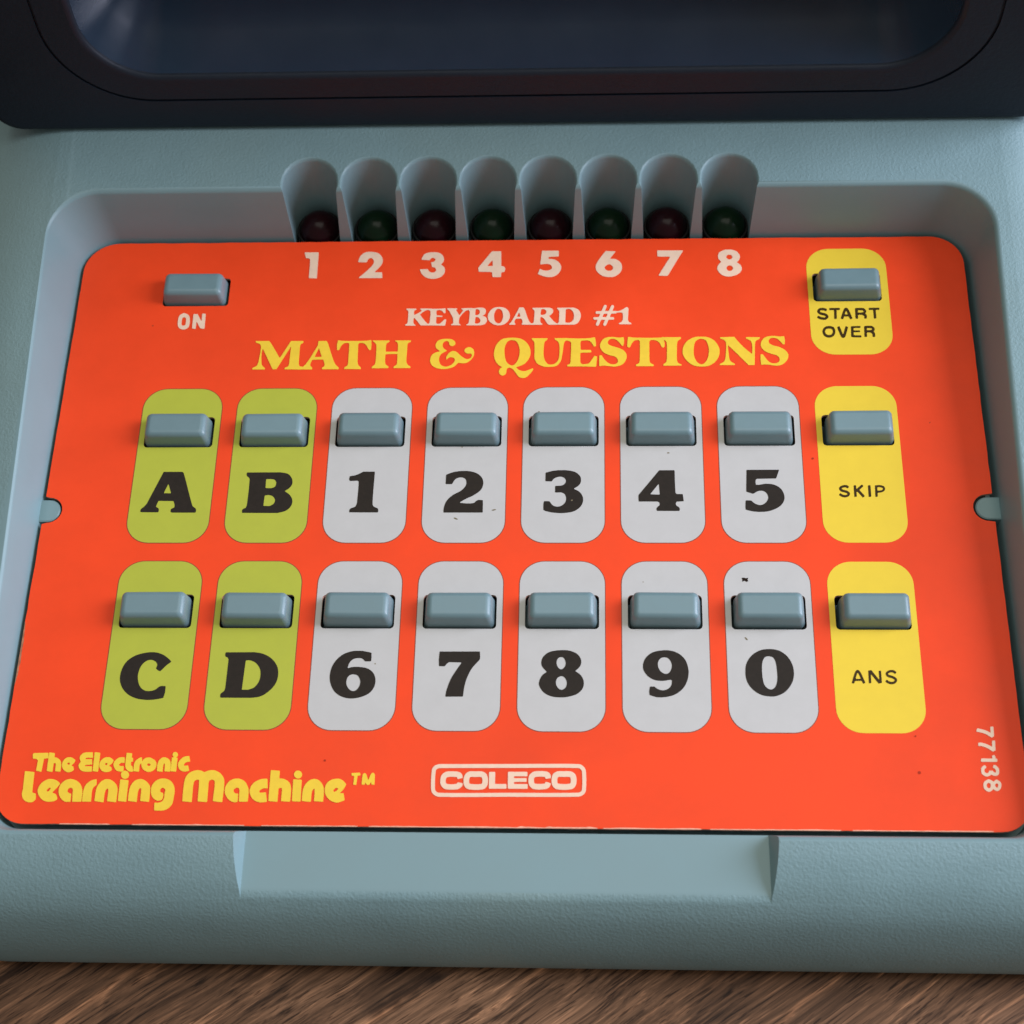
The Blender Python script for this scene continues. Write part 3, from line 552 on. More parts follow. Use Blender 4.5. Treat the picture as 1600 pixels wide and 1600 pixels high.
    ('-3149,6934 -3080,6934 -3048,6930 -3003,6921 -2962,6906 -2931,6888 -2905,6864 -2881,6834 -2859,6797 -2845,6758 -2841,6738 -2839,6720 -2838,6696 -2839,6674 -2842,6651 -2848,6631 -2865,6593 -2894,6547 -2927,6500 -2981,6438 -2988,6426 -2985,6420 -2975,6417 -2852,6415 -2844,6414 -2838,6411 -2836,6406 -2834,6398 -2823,6286 -2824,6277 -2829,6271 -2844,6269 -3291,6274 -3307,6275 -3313,6279 -3314,6285 -3308,6293 -3225,6378 -3142,6469 -3100,6518 -3075,6550 -3050,6589 -3037,6615 -3026,6647 -3022,6669 -3021,6687 -3023,6702 -3028,6718 -3040,6740 -3058,6761 -3070,6772 -3082,6776 -3097,6775 -3110,6772 -3123,6764 -3134,6754 -3145,6739 -3154,6725 -3159,6711 -3169,6677 -3173,6671 -3177,6667 -3192,6666 -3335,6674 -3343,6676 -3348,6681 -3349,6693 -3341,6737 -3336,6763 -3327,6796 -3314,6826 -3292,6860 -3263,6890 -3233,6911 -3195,6926',),
  ],
  'num_3': [
    ('-1818,6910 -1742,6909 -1707,6903 -1676,6894 -1653,6883 -1630,6866 -1609,6845 -1589,6818 -1575,6792 -1566,6765 -1562,6735 -1563,6705 -1567,6683 -1574,6665 -1586,6645 -1610,6613 -1614,6605 -1615,6599 -1613,6593 -1608,6587 -1566,6548 -1550,6528 -1543,6516 -1538,6500 -1532,6466 -1531,6442 -1532,6422 -1536,6400 -1542,6382 -1551,6360 -1563,6340 -1591,6304 -1605,6293 -1624,6280 -1667,6260 -1714,6246 -1767,6239 -1790,6240 -1813,6243 -1860,6254 -1885,6263 -1911,6275 -1930,6285 -1945,6297 -1964,6314 -1981,6333 -2001,6357 -2014,6376 -2024,6394 -2032,6414 -2049,6459 -2052,6471 -2050,6477 -2046,6480 -2028,6483 -1942,6485 -1895,6483 -1890,6480 -1885,6475 -1864,6437 -1850,6421 -1822,6404 -1807,6399 -1790,6396 -1772,6398 -1752,6406 -1733,6421 -1720,6437 -1715,6453 -1716,6469 -1724,6490 -1735,6508 -1744,6518 -1752,6524 -1768,6530 -1795,6537 -1800,6540 -1805,6546 -1809,6561 -1825,6643 -1825,6653 -1820,6659 -1812,6662 -1788,6663 -1777,6666 -1762,6677 -1746,6697 -1740,6711 -1740,6725 -1745,6737 -1757,6751 -1771,6762 -1785,6767 -1800,6768 -1814,6765 -1826,6759 -1835,6750 -1860,6712 -1872,6708 -2018,6721 -2026,6724 -2031,6730 -2030,6742 -2001,6820 -1987,6847 -1969,6866 -1942,6884 -1909,6896 -1867,6905',),
  ],
  'num_4': [
    ('-564,6920 -393,6919 -383,6916 -378,6908 -377,6892 -368,6559 -365,6551 -359,6547 -318,6536 -308,6530 -299,6523 -293,6513 -289,6501 -286,6485 -285,6465 -286,6451 -289,6437 -297,6413 -303,6402 -313,6397 -354,6391 -359,6388 -362,6383 -365,6364 -367,6284 -370,6276 -376,6272 -387,6271 -521,6273 -531,6273 -536,6276 -540,6282 -543,6290 -555,6385 -559,6395 -566,6399 -624,6403 -816,6409 -826,6413 -831,6422 -843,6496 -843,6506 -839,6516 -580,6906 -572,6916', '-558,6686 -568,6678 -642,6576 -649,6562 -649,6558 -648,6555 -643,6552 -636,6551 -563,6550 -552,6551 -546,6555 -544,6561 -543,6569 -549,6656 -552,6680 -555,6686',),
  ],
  'num_5': [
    ('478,6924 798,6922 808,6920 815,6914 817,6900 818,6797 817,6785 812,6779 806,6777 793,6775 619,6764 612,6762 608,6757 604,6739 605,6725 608,6721 613,6718 686,6711 711,6706 740,6696 769,6680 797,6656 822,6629 845,6594 853,6578 860,6560 869,6526 871,6490 865,6452 854,6416 836,6380 811,6343 784,6316 751,6292 715,6274 677,6263 635,6259 590,6262 549,6271 504,6286 406,6331 400,6335 395,6341 394,6349 397,6361 425,6453 428,6461 433,6465 437,6467 442,6465 477,6444 502,6434 540,6426 577,6423 613,6430 647,6446 660,6456 671,6466 677,6476 680,6486 680,6500 679,6514 674,6530 667,6546 661,6557 652,6566 641,6574 629,6581 603,6588 573,6592 532,6590 452,6580 444,6581 439,6586 438,6602 467,6904 470,6918',),
  ],
  'num_6': [
    ('1791,6901 1828,6901 1944,6896 1978,6893 1985,6890 1987,6884 1984,6874 1887,6729 1882,6719 1882,6711 1885,6708 1891,6706 1944,6705 1972,6700 2002,6689 2034,6671 2062,6649 2084,6624 2104,6588 2116,6554 2120,6534 2122,6516 2122,6470 2117,6444 2112,6423 2105,6403 2096,6383 2075,6350 2058,6331 2040,6314 2004,6285 1981,6272 1966,6265 1945,6257 1918,6252 1891,6249 1858,6249 1818,6254 1782,6260 1755,6268 1730,6278 1707,6290 1684,6307 1660,6329 1638,6352 1618,6378 1605,6398 1595,6418 1588,6438 1583,6458 1581,6478 1581,6528 1588,6563 1604,6607 1635,6667 1670,6726 1778,6891 1785,6898', '1851,6569 1836,6565 1816,6554 1795,6538 1777,6520 1769,6508 1764,6496 1764,6484 1768,6468 1776,6450 1788,6434 1801,6423 1821,6414 1842,6408 1860,6406 1882,6409 1900,6416 1919,6429 1926,6437 1931,6446 1935,6460 1937,6476 1936,6492 1934,6504 1928,6516 1919,6530 1908,6542 1895,6554 1883,6562 1872,6567 1863,6569',),
  ],
  'num_7': [
    ('2859,6906 3361,6902 3374,6900 3378,6895 3378,6887 3370,6871 3080,6322 3058,6281 3053,6274 3048,6271 3027,6269 2880,6276 2872,6279 2870,6283 2869,6287 2876,6303 3104,6721 3108,6731 3109,6739 3105,6744 3097,6746 2923,6750 2867,6753 2857,6756 2853,6762 2852,6770 2849,6882 2850,6894 2852,6900 2855,6904',),
  ],
  'num_8': [
    ('4276,6912 4336,6913 4383,6907 4427,6895 4461,6880 4488,6857 4511,6828 4523,6807 4533,6787 4540,6767 4545,6749 4546,6731 4543,6711 4537,6687 4528,6663 4514,6638 4503,6625 4482,6606 4479,6602 4478,6596 4480,6590 4485,6584 4516,6558 4536,6538 4547,6524 4556,6507 4565,6480 4570,6454 4569,6424 4565,6402 4554,6376 4539,6351 4522,6329 4504,6312 4476,6293 4449,6279 4416,6264 4385,6253 4340,6243 4293,6240 4259,6244 4230,6250 4204,6259 4180,6271 4164,6281 4146,6296 4130,6313 4113,6333 4098,6357 4085,6383 4075,6405 4070,6423 4070,6443 4072,6467 4078,6493 4087,6516 4103,6544 4147,6595 4152,6601 4153,6607 4152,6613 4148,6621 4124,6651 4111,6672 4104,6686 4100,6700 4096,6730 4097,6764 4101,6790 4108,6812 4118,6830 4133,6848 4150,6863 4172,6878 4194,6890 4222,6901 4250,6908', '4318,6784 4305,6780 4293,6774 4283,6767 4274,6758 4267,6744 4263,6732 4262,6722 4265,6710 4271,6697 4279,6686 4291,6676 4304,6669 4318,6664 4330,6663 4341,6665 4355,6670 4372,6683 4383,6701 4387,6713 4389,6723 4389,6733 4386,6743 4376,6762 4360,6776 4339,6784', '4315,6514 4301,6510 4287,6502 4276,6493 4268,6481 4261,6467 4258,6453 4258,6439 4261,6425 4267,6411 4275,6399 4286,6390 4298,6383 4313,6379 4326,6378 4339,6380 4354,6386 4364,6392 4372,6400 4384,6420 4389,6434 4391,6446 4390,6458 4388,6470 4383,6482 4377,6491 4360,6506 4337,6514',),
  ],
  'title': [
    ('-5318,4750 -5060,4749 -5048,4748 -5041,4745 -5032,4735 -4993,4677 -4808,4362 -4801,4352 -4794,4349 -4790,4351 -4784,4360 -4608,4728 -4600,4741 -4592,4745 -4581,4746 -4363,4744 -4353,4744 -4348,4741 -4344,4736 -4341,4726 -4342,4715 -4345,4705 -4354,4694 -4381,4676 -4392,4665 -4399,4650 -4403,4625 -4405,4590 -4403,4508 -4402,4345 -4398,4227 -4393,4181 -4388,4166 -4382,4153 -4372,4144 -4361,4138 -4342,4134 -4313,4131 -4303,4127 -4299,4120 -4298,4111 -4296,4081 -4297,4071 -4301,4067 -4309,4065 -4391,4065 -4417,4067 -4501,4068 -4527,4070 -4612,4070 -4662,4073 -4672,4075 -4676,4079 -4678,4085 -4677,4093 -4671,4106 -4659,4115 -4625,4132 -4614,4139 -4604,4152 -4599,4170 -4594,4209 -4586,4567 -4586,4592 -4588,4597 -4590,4600 -4596,4595 -4605,4579 -4833,4088 -4841,4077 -4850,4074 -4909,4074 -4917,4077 -4924,4085 -5143,4532 -5155,4553 -5159,4557 -5162,4556 -5166,4546 -5171,4502 -5174,4470 -5174,4437 -5171,4357 -5165,4291 -5153,4205 -5145,4180 -5129,4154 -5118,4141 -5088,4116 -5079,4105 -5075,4093 -5077,4080 -5083,4072 -5094,4070 -5313,4071 -5323,4072 -5328,4074 -5333,4080 -5334,4087 -5333,4097 -5329,4104 -5316,4116 -5271,4141 -5254,4153 -5242,4170 -5233,4194 -5220,4262 -5204,4458 -5199,4556 -5199,4596 -5201,4613 -5207,4638 -5217,4659 -5228,4673 -5244,4684 -5263,4694 -5305,4710 -5316,4717 -5321,4725 -5325,4739 -5323,4746',),
    ('-4029,4741 -3881,4741 -3870,4738 -3863,4730 -3843,4692 -3835,4673 -3751,4424 -3691,4258 -3669,4213 -3645,4173 -3631,4156 -3595,4121 -3584,4107 -3581,4097 -3580,4086 -3581,4075 -3585,4069 -3591,4067 -3603,4066 -3901,4068 -3910,4069 -3915,4071 -3920,4077 -3923,4084 -3923,4094 -3921,4101 -3912,4111 -3883,4131 -3877,4139 -3873,4146 -3871,4163 -3875,4205 -3881,4226 -3902,4281 -3908,4292 -3912,4296 -3919,4298 -3953,4299 -4117,4294 -4125,4293 -4131,4288 -4144,4256 -4154,4222 -4161,4191 -4162,4172 -4160,4159 -4155,4148 -4124,4115 -4117,4102 -4115,4093 -4115,4082 -4118,4072 -4122,4066 -4135,4064 -4278,4065 -4288,4066 -4294,4071 -4298,4081 -4306,4113 -4307,4120 -4306,4128 -4301,4137 -4265,4175 -4255,4188 -4173,4340 -4045,4628 -4042,4645 -4038,4728 -4035,4737', '-4016,4558 -4021,4553 -4025,4543 -4082,4382 -4084,4369 -4082,4365 -4078,4362 -4067,4360 -3961,4360 -3951,4361 -3947,4366 -3947,4372 -3949,4382 -4003,4540 -4010,4555 -4013,4558',),
    ('-2976,4757 -2970,4757 -2965,4756 -2961,4752 -2959,4747 -2951,4655 -2950,4598 -2951,4546 -2955,4525 -2959,4520 -2965,4515 -2981,4514 -2987,4516 -2992,4520 -2999,4531 -3034,4596 -3055,4628 -3081,4658 -3094,4669 -3108,4678 -3123,4684 -3141,4687 -3190,4687 -3196,4684 -3203,4678 -3215,4663 -3219,4653 -3220,4642 -3212,4358 -3208,4295 -3208,4263 -3204,4218 -3197,4185 -3185,4159 -3174,4145 -3145,4121 -3136,4108 -3133,4100 -3132,4089 -3132,4076 -3135,4069 -3143,4064 -3165,4064 -3194,4066 -3453,4071 -3462,4072 -3467,4075 -3469,4081 -3470,4089 -3468,4100 -3464,4109 -3455,4119 -3424,4138 -3413,4147 -3405,4162 -3400,4187 -3397,4224 -3399,4473 -3401,4616 -3406,4664 -3409,4674 -3415,4683 -3420,4687 -3427,4689 -3480,4689 -3498,4685 -3512,4677 -3536,4657 -3550,4639 -3564,4619 -3576,4594 -3593,4539 -3601,4524 -3606,4519 -3612,4516 -3618,4516 -3628,4519 -3640,4525 -3644,4530 -3646,4536 -3653,4633 -3653,4650 -3641,4738 -3637,4752 -3633,4755 -3627,4756 -3556,4742 -3492,4738 -3236,4736 -3055,4741 -3023,4746',),
    ('-2396,4744 -2166,4743 -2156,4742 -2150,4736 -2150,4730 -2151,4725 -2159,4709 -2170,4700 -2197,4685 -2206,4678 -2213,4668 -2218,4649 -2220,4624 -2220,4590 -2218,4534 -2223,4360 -2224,4299 -2220,4233 -2217,4218 -2211,4203 -2199,4179 -2185,4160 -2172,4148 -2143,4130 -2135,4121 -2132,4115 -2131,4108 -2133,4099 -2138,4091 -2144,4086 -2157,4085 -2457,4086 -2467,4087 -2472,4090 -2474,4095 -2475,4102 -2470,4121 -2460,4134 -2432,4154 -2421,4164 -2412,4183 -2406,4213 -2411,4408 -2413,4416 -2418,4421 -2438,4423 -2640,4418 -2648,4416 -2653,4412 -2655,4402 -2654,4304 -2650,4230 -2647,4209 -2639,4185 -2628,4166 -2617,4155 -2587,4136 -2578,4126 -2575,4116 -2576,4107 -2579,4096 -2584,4090 -2591,4087 -2607,4086 -2743,4086 -2775,4085 -2899,4085 -2907,4086 -2912,4090 -2915,4094 -2915,4101 -2913,4111 -2909,4120 -2900,4131 -2872,4156 -2860,4169 -2852,4184 -2848,4205 -2844,4237 -2843,4261 -2845,4550 -2850,4628 -2852,4640 -2856,4651 -2871,4680 -2927,4730 -2931,4736 -2932,4742 -2926,4746 -2911,4746 -2606,4744 -2592,4742 -2587,4737 -2586,4732 -2587,4722 -2592,4713 -2602,4701 -2626,4687 -2636,4678 -2643,4669 -2648,4656 -2652,4629 -2654,4593 -2652,4497 -2650,4484 -2645,4479 -2635,4477 -2428,4476 -2418,4477 -2413,4479 -2410,4482 -2409,4490 -2408,4579 -2411,4640 -2414,4658 -2420,4677 -2430,4694 -2446,4710 -2473,4729 -2478,4737 -2476,4740 -2466,4743',),
    ('-1484,4773 -1367,4773 -1344,4768 -1326,4762 -1307,4752 -1291,4740 -1277,4728 -1263,4712 -1256,4700 -1251,4689 -1249,4676 -1248,4660 -1250,4647 -1253,4637 -1259,4628 -1267,4620 -1278,4612 -1291,4605 -1307,4600 -1318,4599 -1329,4602 -1342,4608 -1354,4616 -1363,4625 -1369,4634 -1372,4644 -1379,4680 -1384,4696 -1393,4708 -1407,4717 -1420,4721 -1431,4723 -1441,4722 -1454,4717 -1466,4710 -1477,4702 -1488,4689 -1496,4677 -1503,4656 -1506,4632 -1504,4601 -1498,4580 -1484,4555 -1469,4535 -1452,4520 -1422,4499 -1417,4494 -1416,4490 -1419,4484 -1423,4481 -1463,4460 -1483,4447 -1522,4415 -1535,4400 -1545,4385 -1553,4367 -1559,4347 -1564,4317 -1566,4287 -1563,4258 -1557,4234 -1548,4205 -1535,4177 -1522,4158 -1506,4144 -1493,4135 -1475,4126 -1443,4117 -1412,4115 -1380,4122 -1345,4136 -1315,4156 -1300,4170 -1283,4189 -1262,4219 -1254,4234 -1249,4249 -1247,4269 -1249,4284 -1253,4297 -1260,4307 -1272,4319 -1285,4328 -1300,4334 -1314,4337 -1334,4336 -1353,4331 -1367,4325 -1380,4316 -1388,4308 -1404,4286 -1411,4282 -1414,4283 -1417,4288 -1422,4310 -1424,4329 -1418,4352 -1405,4384 -1388,4412 -1367,4439 -1347,4457 -1326,4473 -1305,4482 -1291,4484 -1270,4483 -1250,4478 -1230,4468 -1202,4448 -1184,4430 -1149,4391 -1132,4374 -1090,4338 -1060,4315 -1037,4302 -1015,4293 -994,4291 -974,4294 -954,4301 -941,4308 -929,4320 -918,4334 -909,4352 -905,4369 -906,4384 -911,4401 -920,4415 -932,4421 -943,4422 -974,4418 -990,4418 -1001,4420 -1014,4427 -1034,4442 -1051,4461 -1059,4478 -1061,4486 -1061,4495 -1057,4512 -1047,4531 -1035,4545 -1017,4558 -997,4569 -977,4574 -961,4575 -945,4570 -919,4556 -904,4544 -892,4532 -883,4521 -876,4507 -866,4477 -861,4437 -863,4397 -872,4361 -889,4322 -907,4293 -928,4265 -963,4232 -994,4209 -1026,4197 -1059,4192 -1095,4192 -1161,4201 -1174,4200 -1185,4192 -1234,4135 -1258,4114 -1275,4103 -1295,4093 -1345,4076 -1392,4064 -1429,4059 -1468,4057 -1506,4060 -1555,4068 -1599,4079 -1633,4094 -1664,4114 -1687,4133 -1708,4157 -1724,4183 -1734,4210 -1743,4242 -1745,4276 -1743,4301 -1737,4333 -1727,4363 -1715,4388 -1703,4405 -1687,4420 -1664,4436 -1631,4454 -1607,4462 -1567,4472 -1559,4478 -1559,4483 -1563,4489 -1603,4522 -1623,4542 -1636,4562 -1644,4583 -1649,4608 -1650,4625 -1649,4638 -1640,4669 -1625,4701 -1615,4716 -1603,4729 -1591,4738 -1573,4749 -1554,4757 -1527,4766',),
    ('-132,4792 -57,4792 3,4784 55,4770 81,4760 104,4747 135,4726 156,4708 176,4688 196,4665 214,4639 227,4616 240,4588 253,4553 265,4513 272,4475 274,4441 272,4407 267,4371 256,4330 244,4298 227,4264 207,4232 188,4206 167,4182 142,4161 118,4146 91,4132 4,4098 -3,4094 -6,4089 -6,4085 -3,4079 21,4052 35,4038 50,4027 66,4019 90,4010 111,4004 134,4001 161,4001 183,4005 212,4016 254,4034 311,4063 319,4064 326,4058 330,4051 332,4043 332,4036 330,4028 317,4003 295,3969 268,3932 230,3887 200,3860 178,3847 149,3839 119,3839 98,3843 81,3848 66,3854 52,3863 37,3877 25,3892 -19,3965 -55,4020 -69,4037 -82,4051 -95,4062 -135,4082 -147,4082 -172,4075 -183,4068 -191,4060 -197,4045 -202,4020 -204,4002 -204,3964 -207,3951 -213,3940 -223,3927 -235,3916 -250,3906 -264,3900 -277,3899 -291,3901 -304,3907 -319,3917 -331,3930 -341,3945 -349,3963 -353,3982 -354,3997 -350,4018 -343,4038 -335,4055 -326,4068 -316,4076 -298,4087 -295,4090 -294,4094 -296,4098 -302,4104 -337,4125 -356,4140 -368,4151 -381,4166 -401,4194 -418,4223 -432,4251 -444,4285 -453,4315 -459,4351 -461,4372 -462,4419 -460,4455 -455,4499 -443,4560 -434,4590 -423,4617 -399,4662 -381,4687 -365,4707 -344,4729 -323,4746 -293,4765 -261,4775 -225,4781', '-122,4735 -138,4731 -153,4726 -170,4717 -185,4707 -204,4687 -222,4651 -239,4608 -249,4558 -253,4513 -252,4441 -244,4363 -234,4303 -221,4255 -207,4221 -197,4204 -185,4187 -151,4156 -135,4145 -122,4139 -108,4135 -93,4134 -79,4136 -66,4141 -53,4150 -39,4164 -19,4188 -6,4207 10,4235 20,4259 36,4312 48,4372 54,4435 53,4499 46,4552 33,4602 24,4627 11,4655 0,4676 -12,4694 -20,4703 -29,4711 -53,4723 -93,4733 -108,4735',),
    ('760,4776 1004,4776 1015,4773 1018,4769 1020,4763 1021,4735 1018,4723 1010,4718 977,4711 964,4703 958,4695 953,4684 940,4644 936,4621 919,4460 898,4302 893,4273 886,4249 877,4225 867,4202 854,4181 838,4158 824,4143 808,4129 791,4119 770,4111 751,4106 724,4101 647,4096 591,4096 561,4100 532,4107 500,4120 476,4132 442,4153 413,4177 395,4198 380,4224 354,4284 352,4299 351,4398 352,4441 349,4612 346,4667 343,4680 338,4692 321,4719 289,4761 287,4767 287,4772 291,4775 296,4776 320,4777 594,4775 604,4774 609,4770 611,4764 610,4758 604,4743 596,4732 571,4709 558,4694 551,4679 546,4658 538,4595 533,4447 534,4404 538,4355 546,4309 558,4264 571,4232 589,4202 609,4177 630,4160 653,4152 680,4149 714,4153 744,4163 766,4177 792,4200 812,4227 829,4257 839,4287 846,4323 854,4432 853,4553 850,4597 846,4625 835,4664 827,4680 819,4693 801,4711 761,4740 754,4748 751,4757 751,4767 754,4773',),
    ('1546,4788 1558,4788 1562,4785 1565,4781 1578,4710 1583,4653 1585,4596 1583,4581 1576,4575 1551,4571 1544,4572 1540,4575 1533,4585 1504,4646 1487,4673 1476,4684 1463,4696 1448,4704 1433,4711 1408,4717 1382,4718 1303,4711 1297,4709 1291,4704 1276,4683 1272,4668 1272,4636 1276,4524 1278,4505 1281,4497 1286,4494 1296,4493 1475,4491 1482,4488 1486,4481 1489,4449 1489,4441 1486,4436 1482,4432 1475,4430 1317,4426 1283,4424 1275,4421 1272,4415 1271,4405 1269,4277 1271,4226 1273,4200 1279,4185 1290,4169 1305,4160 1319,4156 1335,4156 1401,4161 1424,4166 1435,4171 1445,4178 1464,4199 1549,4343 1555,4347 1562,4347 1597,4339 1602,4336 1605,4331 1606,4318 1588,4115 1586,4104 1583,4099 1576,4095 1563,4094 1404,4101 1322,4101 1294,4103 1115,4104 1086,4103 1034,4103 1022,4104 1014,4110 1007,4125 1006,4130 1008,4136 1016,4144 1048,4155 1060,4164 1065,4171 1069,4181 1076,4214 1085,4474 1086,4537 1086,4637 1084,4656 1080,4671 1074,4683 1067,4692 1049,4702 1002,4715 992,4722 989,4729 989,4747 989,4762 992,4769 998,4773 1009,4774 1211,4763 1358,4764 1425,4768 1461,4771',),
    ('1849,4795 1929,4795 2030,4780 2056,4778 2083,4780 2130,4788 2136,4787 2141,4783 2144,4771 2147,4730 2147,4674 2143,4644 2134,4597 2131,4587 2125,4582 2119,4581 2111,4583 2099,4591 2057,4658 2035,4685 2011,4709 1994,4723 1979,4733 1963,4741 1947,4746 1926,4749 1895,4749 1874,4744 1859,4735 1841,4718 1829,4700 1823,4679 1822,4656 1826,4639 1835,4623 1849,4610 1870,4596 1907,4578 1992,4549 2073,4516 2113,4493 2142,4469 2157,4451 2173,4428 2185,4406 2192,4383 2197,4355 2197,4323 2194,4298 2188,4272 2177,4242 2162,4209 2147,4186 2128,4163 2109,4146 2085,4131 2059,4119 2033,4110 1992,4099 1949,4094 1912,4097 1842,4105 1768,4118 1728,4118 1666,4109 1654,4110 1650,4114 1647,4125 1648,4262 1653,4349 1656,4358 1663,4362 1689,4362 1695,4360 1700,4357 1741,4282 1775,4235 1793,4214 1820,4188 1843,4171 1862,4160 1884,4152 1906,4148 1933,4147 1954,4151 1980,4160 1996,4170 2009,4183 2017,4200 2020,4228 2019,4247 2016,4260 2011,4273 2003,4288 1984,4313 1970,4325 1952,4335 1927,4344 1874,4357 1848,4366 1788,4395 1754,4416 1729,4438 1704,4469 1683,4509 1669,4545 1665,4566 1664,4587 1665,4608 1669,4628 1676,4651 1689,4682 1700,4702 1713,4723 1738,4752 1765,4770 1807,4786',),
    ('2233,4793 2243,4794 2320,4780 2377,4776 2437,4773 2607,4772 2639,4770 2754,4769 2862,4772 2895,4776 2926,4789 2931,4788 2934,4786 2938,4774 2947,4714 2958,4628 2960,4594 2958,4577 2954,4564 2942,4544 2934,4538 2929,4537 2921,4540 2905,4548 2898,4555 2892,4564 2868,4627 2853,4653 2844,4665 2828,4680 2812,4693 2798,4701 2780,4708 2760,4713 2713,4718 2693,4718 2686,4716 2679,4710 2660,4688 2654,4678 2652,4655 2649,4349 2651,4240 2653,4219 2659,4195 2663,4185 2669,4177 2684,4165 2720,4144 2730,4135 2732,4129 2733,4121 2730,4112 2726,4105 2719,4101 2705,4100 2397,4102 2386,4103 2380,4107 2378,4112 2378,4120 2379,4131 2382,4139 2392,4148 2426,4164 2439,4175 2447,4192 2455,4230 2459,4348 2461,4433 2462,4463 2464,4577 2463,4651 2461,4685 2458,4694 2450,4706 2442,4713 2435,4717 2409,4718 2385,4716 2372,4713 2361,4708 2348,4699 2335,4686 2307,4646 2294,4620 2274,4568 2264,4551 2258,4545 2250,4543 2240,4544 2228,4549 2216,4555 2212,4561 2210,4569 2210,4582 2217,4705 2226,4780 2228,4788',),
    ('2920,4782 3273,4781 3282,4779 3288,4774 3290,4766 3289,4757 3283,4742 3273,4731 3242,4710 3229,4698 3220,4683 3213,4662 3204,4592 3195,4351 3196,4246 3199,4221 3204,4201 3212,4182 3225,4168 3240,4159 3272,4146 3282,4139 3284,4133 3284,4127 3281,4120 3276,4114 3271,4111 3263,4110 3187,4110 3160,4109 2944,4110 2930,4111 2923,4117 2922,4122 2922,4130 2927,4144 2937,4155 2963,4174 2972,4184 2981,4200 2988,4223 2996,4277 3001,4439 3003,4469 3004,4541 3002,4630 3000,4649 2995,4666 2986,4685 2972,4701 2954,4714 2919,4733 2913,4739 2910,4750 2910,4769 2913,4778',),
    ('3627,4789 3730,4789 3781,4784 3830,4773 3858,4761 3877,4751 3905,4734 3930,4714 3955,4690 3972,4669 3992,4640 4008,4610 4024,4574 4035,4543 4043,4513 4048,4483 4049,4455 4048,4415 4043,4379 4037,4349 4027,4320 4015,4290 3998,4256 3983,4232 3961,4204 3942,4183 3917,4160 3891,4141 3865,4124 3838,4110 3810,4099 3777,4091 3742,4087 3696,4085 3639,4087 3593,4093 3555,4101 3524,4113 3496,4128 3466,4149 3437,4173 3408,4205 3384,4234 3358,4275 3339,4311 3325,4349 3316,4382 3312,4413 3313,4465 3317,4495 3326,4539 3336,4569 3352,4605 3371,4637 3392,4666 3419,4694 3447,4718 3480,4740 3518,4761 3557,4776 3587,4784', '3672,4737 3656,4734 3642,4729 3607,4706 3593,4694 3582,4683 3573,4670 3566,4654 3552,4611 3542,4558 3533,4473 3532,4405 3536,4355 3546,4302 3562,4253 3582,4211 3600,4184 3627,4159 3642,4149 3656,4143 3669,4139 3682,4139 3696,4141 3709,4145 3723,4153 3735,4162 3749,4177 3767,4199 3780,4220 3792,4242 3810,4287 3824,4345 3833,4407 3836,4441 3837,4467 3833,4535 3821,4598 3814,4626 3806,4653 3788,4689 3780,4700 3772,4709 3761,4716 3747,4723 3728,4730 3703,4736 3687,4738',),
    ('4298,4780 4348,4780 4356,4778 4360,4774 4392,4719 4409,4693 4463,4620 4529,4537 4595,4466 4675,4386 4685,4380 4689,4383 4692,4392 4701,4514 4700,4557 4699,4595 4696,4620 4691,4644 4680,4673 4674,4683 4665,4692 4643,4707 4595,4731 4585,4738 4582,4747 4585,4763 4591,4771 4604,4773 4673,4772 4703,4770 4845,4769 4854,4768 4859,4764 4861,4758 4859,4749 4856,4740 4851,4732 4838,4720 4800,4699 4785,4687 4773,4670 4765,4646 4756,4579 4751,4502 4746,4397 4743,4367 4739,4264 4736,4232 4731,4133 4730,4124 4727,4118 4722,4115 4714,4114 4622,4114 4611,4116 4604,4121 4404,4369 4238,4565 4230,4573 4224,4576 4221,4575 4219,4572 4218,4562 4221,4464 4230,4318 4235,4276 4240,4250 4251,4222 4265,4199 4287,4180 4322,4159 4335,4150 4341,4141 4341,4136 4340,4130 4335,4123 4330,4119 4318,4116 4055,4118 4045,4119 4040,4122 4039,4128 4040,4134 4043,4140 4049,4147 4063,4156 4103,4178 4121,4193 4133,4210 4144,4236 4159,4283 4161,4294 4175,4442 4182,4542 4184,4604 4184,4625 4180,4653 4173,4674 4160,4694 4138,4713 4119,4723 4072,4742 4066,4751 4066,4759 4067,4766 4071,4772 4081,4774',),
    ('5083,4797 5155,4797 5227,4785 5258,4781 5280,4782 5334,4789 5342,4786 5346,4778 5354,4721 5356,4675 5347,4609 5344,4601 5337,4596 5321,4596 5310,4601 5268,4659 5227,4708 5212,4722 5199,4731 5184,4739 5168,4744 5143,4749 5114,4750 5098,4748 5079,4741 5061,4731 5045,4715 5037,4702 5032,4683 5032,4659 5036,4640 5046,4622 5064,4604 5090,4586 5115,4573 5140,4563 5193,4549 5217,4541 5265,4518 5302,4497 5329,4477 5353,4454 5380,4419 5397,4385 5403,4368 5406,4351 5406,4336 5405,4314 5396,4273 5381,4237 5368,4215 5355,4196 5324,4161 5292,4135 5255,4115 5233,4107 5207,4100 5183,4097 5157,4095 5119,4099 5039,4116 4989,4123 4929,4125 4869,4121 4861,4124 4858,4130 4853,4207 4852,4250 4857,4353 4861,4362 4868,4366 4895,4366 4901,4364 4905,4360 4946,4289 4994,4215 5008,4199 5024,4184 5037,4173 5053,4165 5076,4156 5104,4151 5128,4151 5160,4157 5182,4165 5201,4177 5213,4190 5222,4208 5227,4225 5229,4240 5230,4257 5228,4270 5224,4283 5218,4294 5198,4320 5183,4332 5160,4346 5074,4375 5013,4400 4981,4415 4956,4430 4932,4452 4905,4486 4888,4516 4876,4550 4872,4571 4871,4596 4874,4622 4879,4643 4887,4664 4900,4690 4913,4711 4929,4731 4956,4756 4987,4774 5035,4788',),
  ],
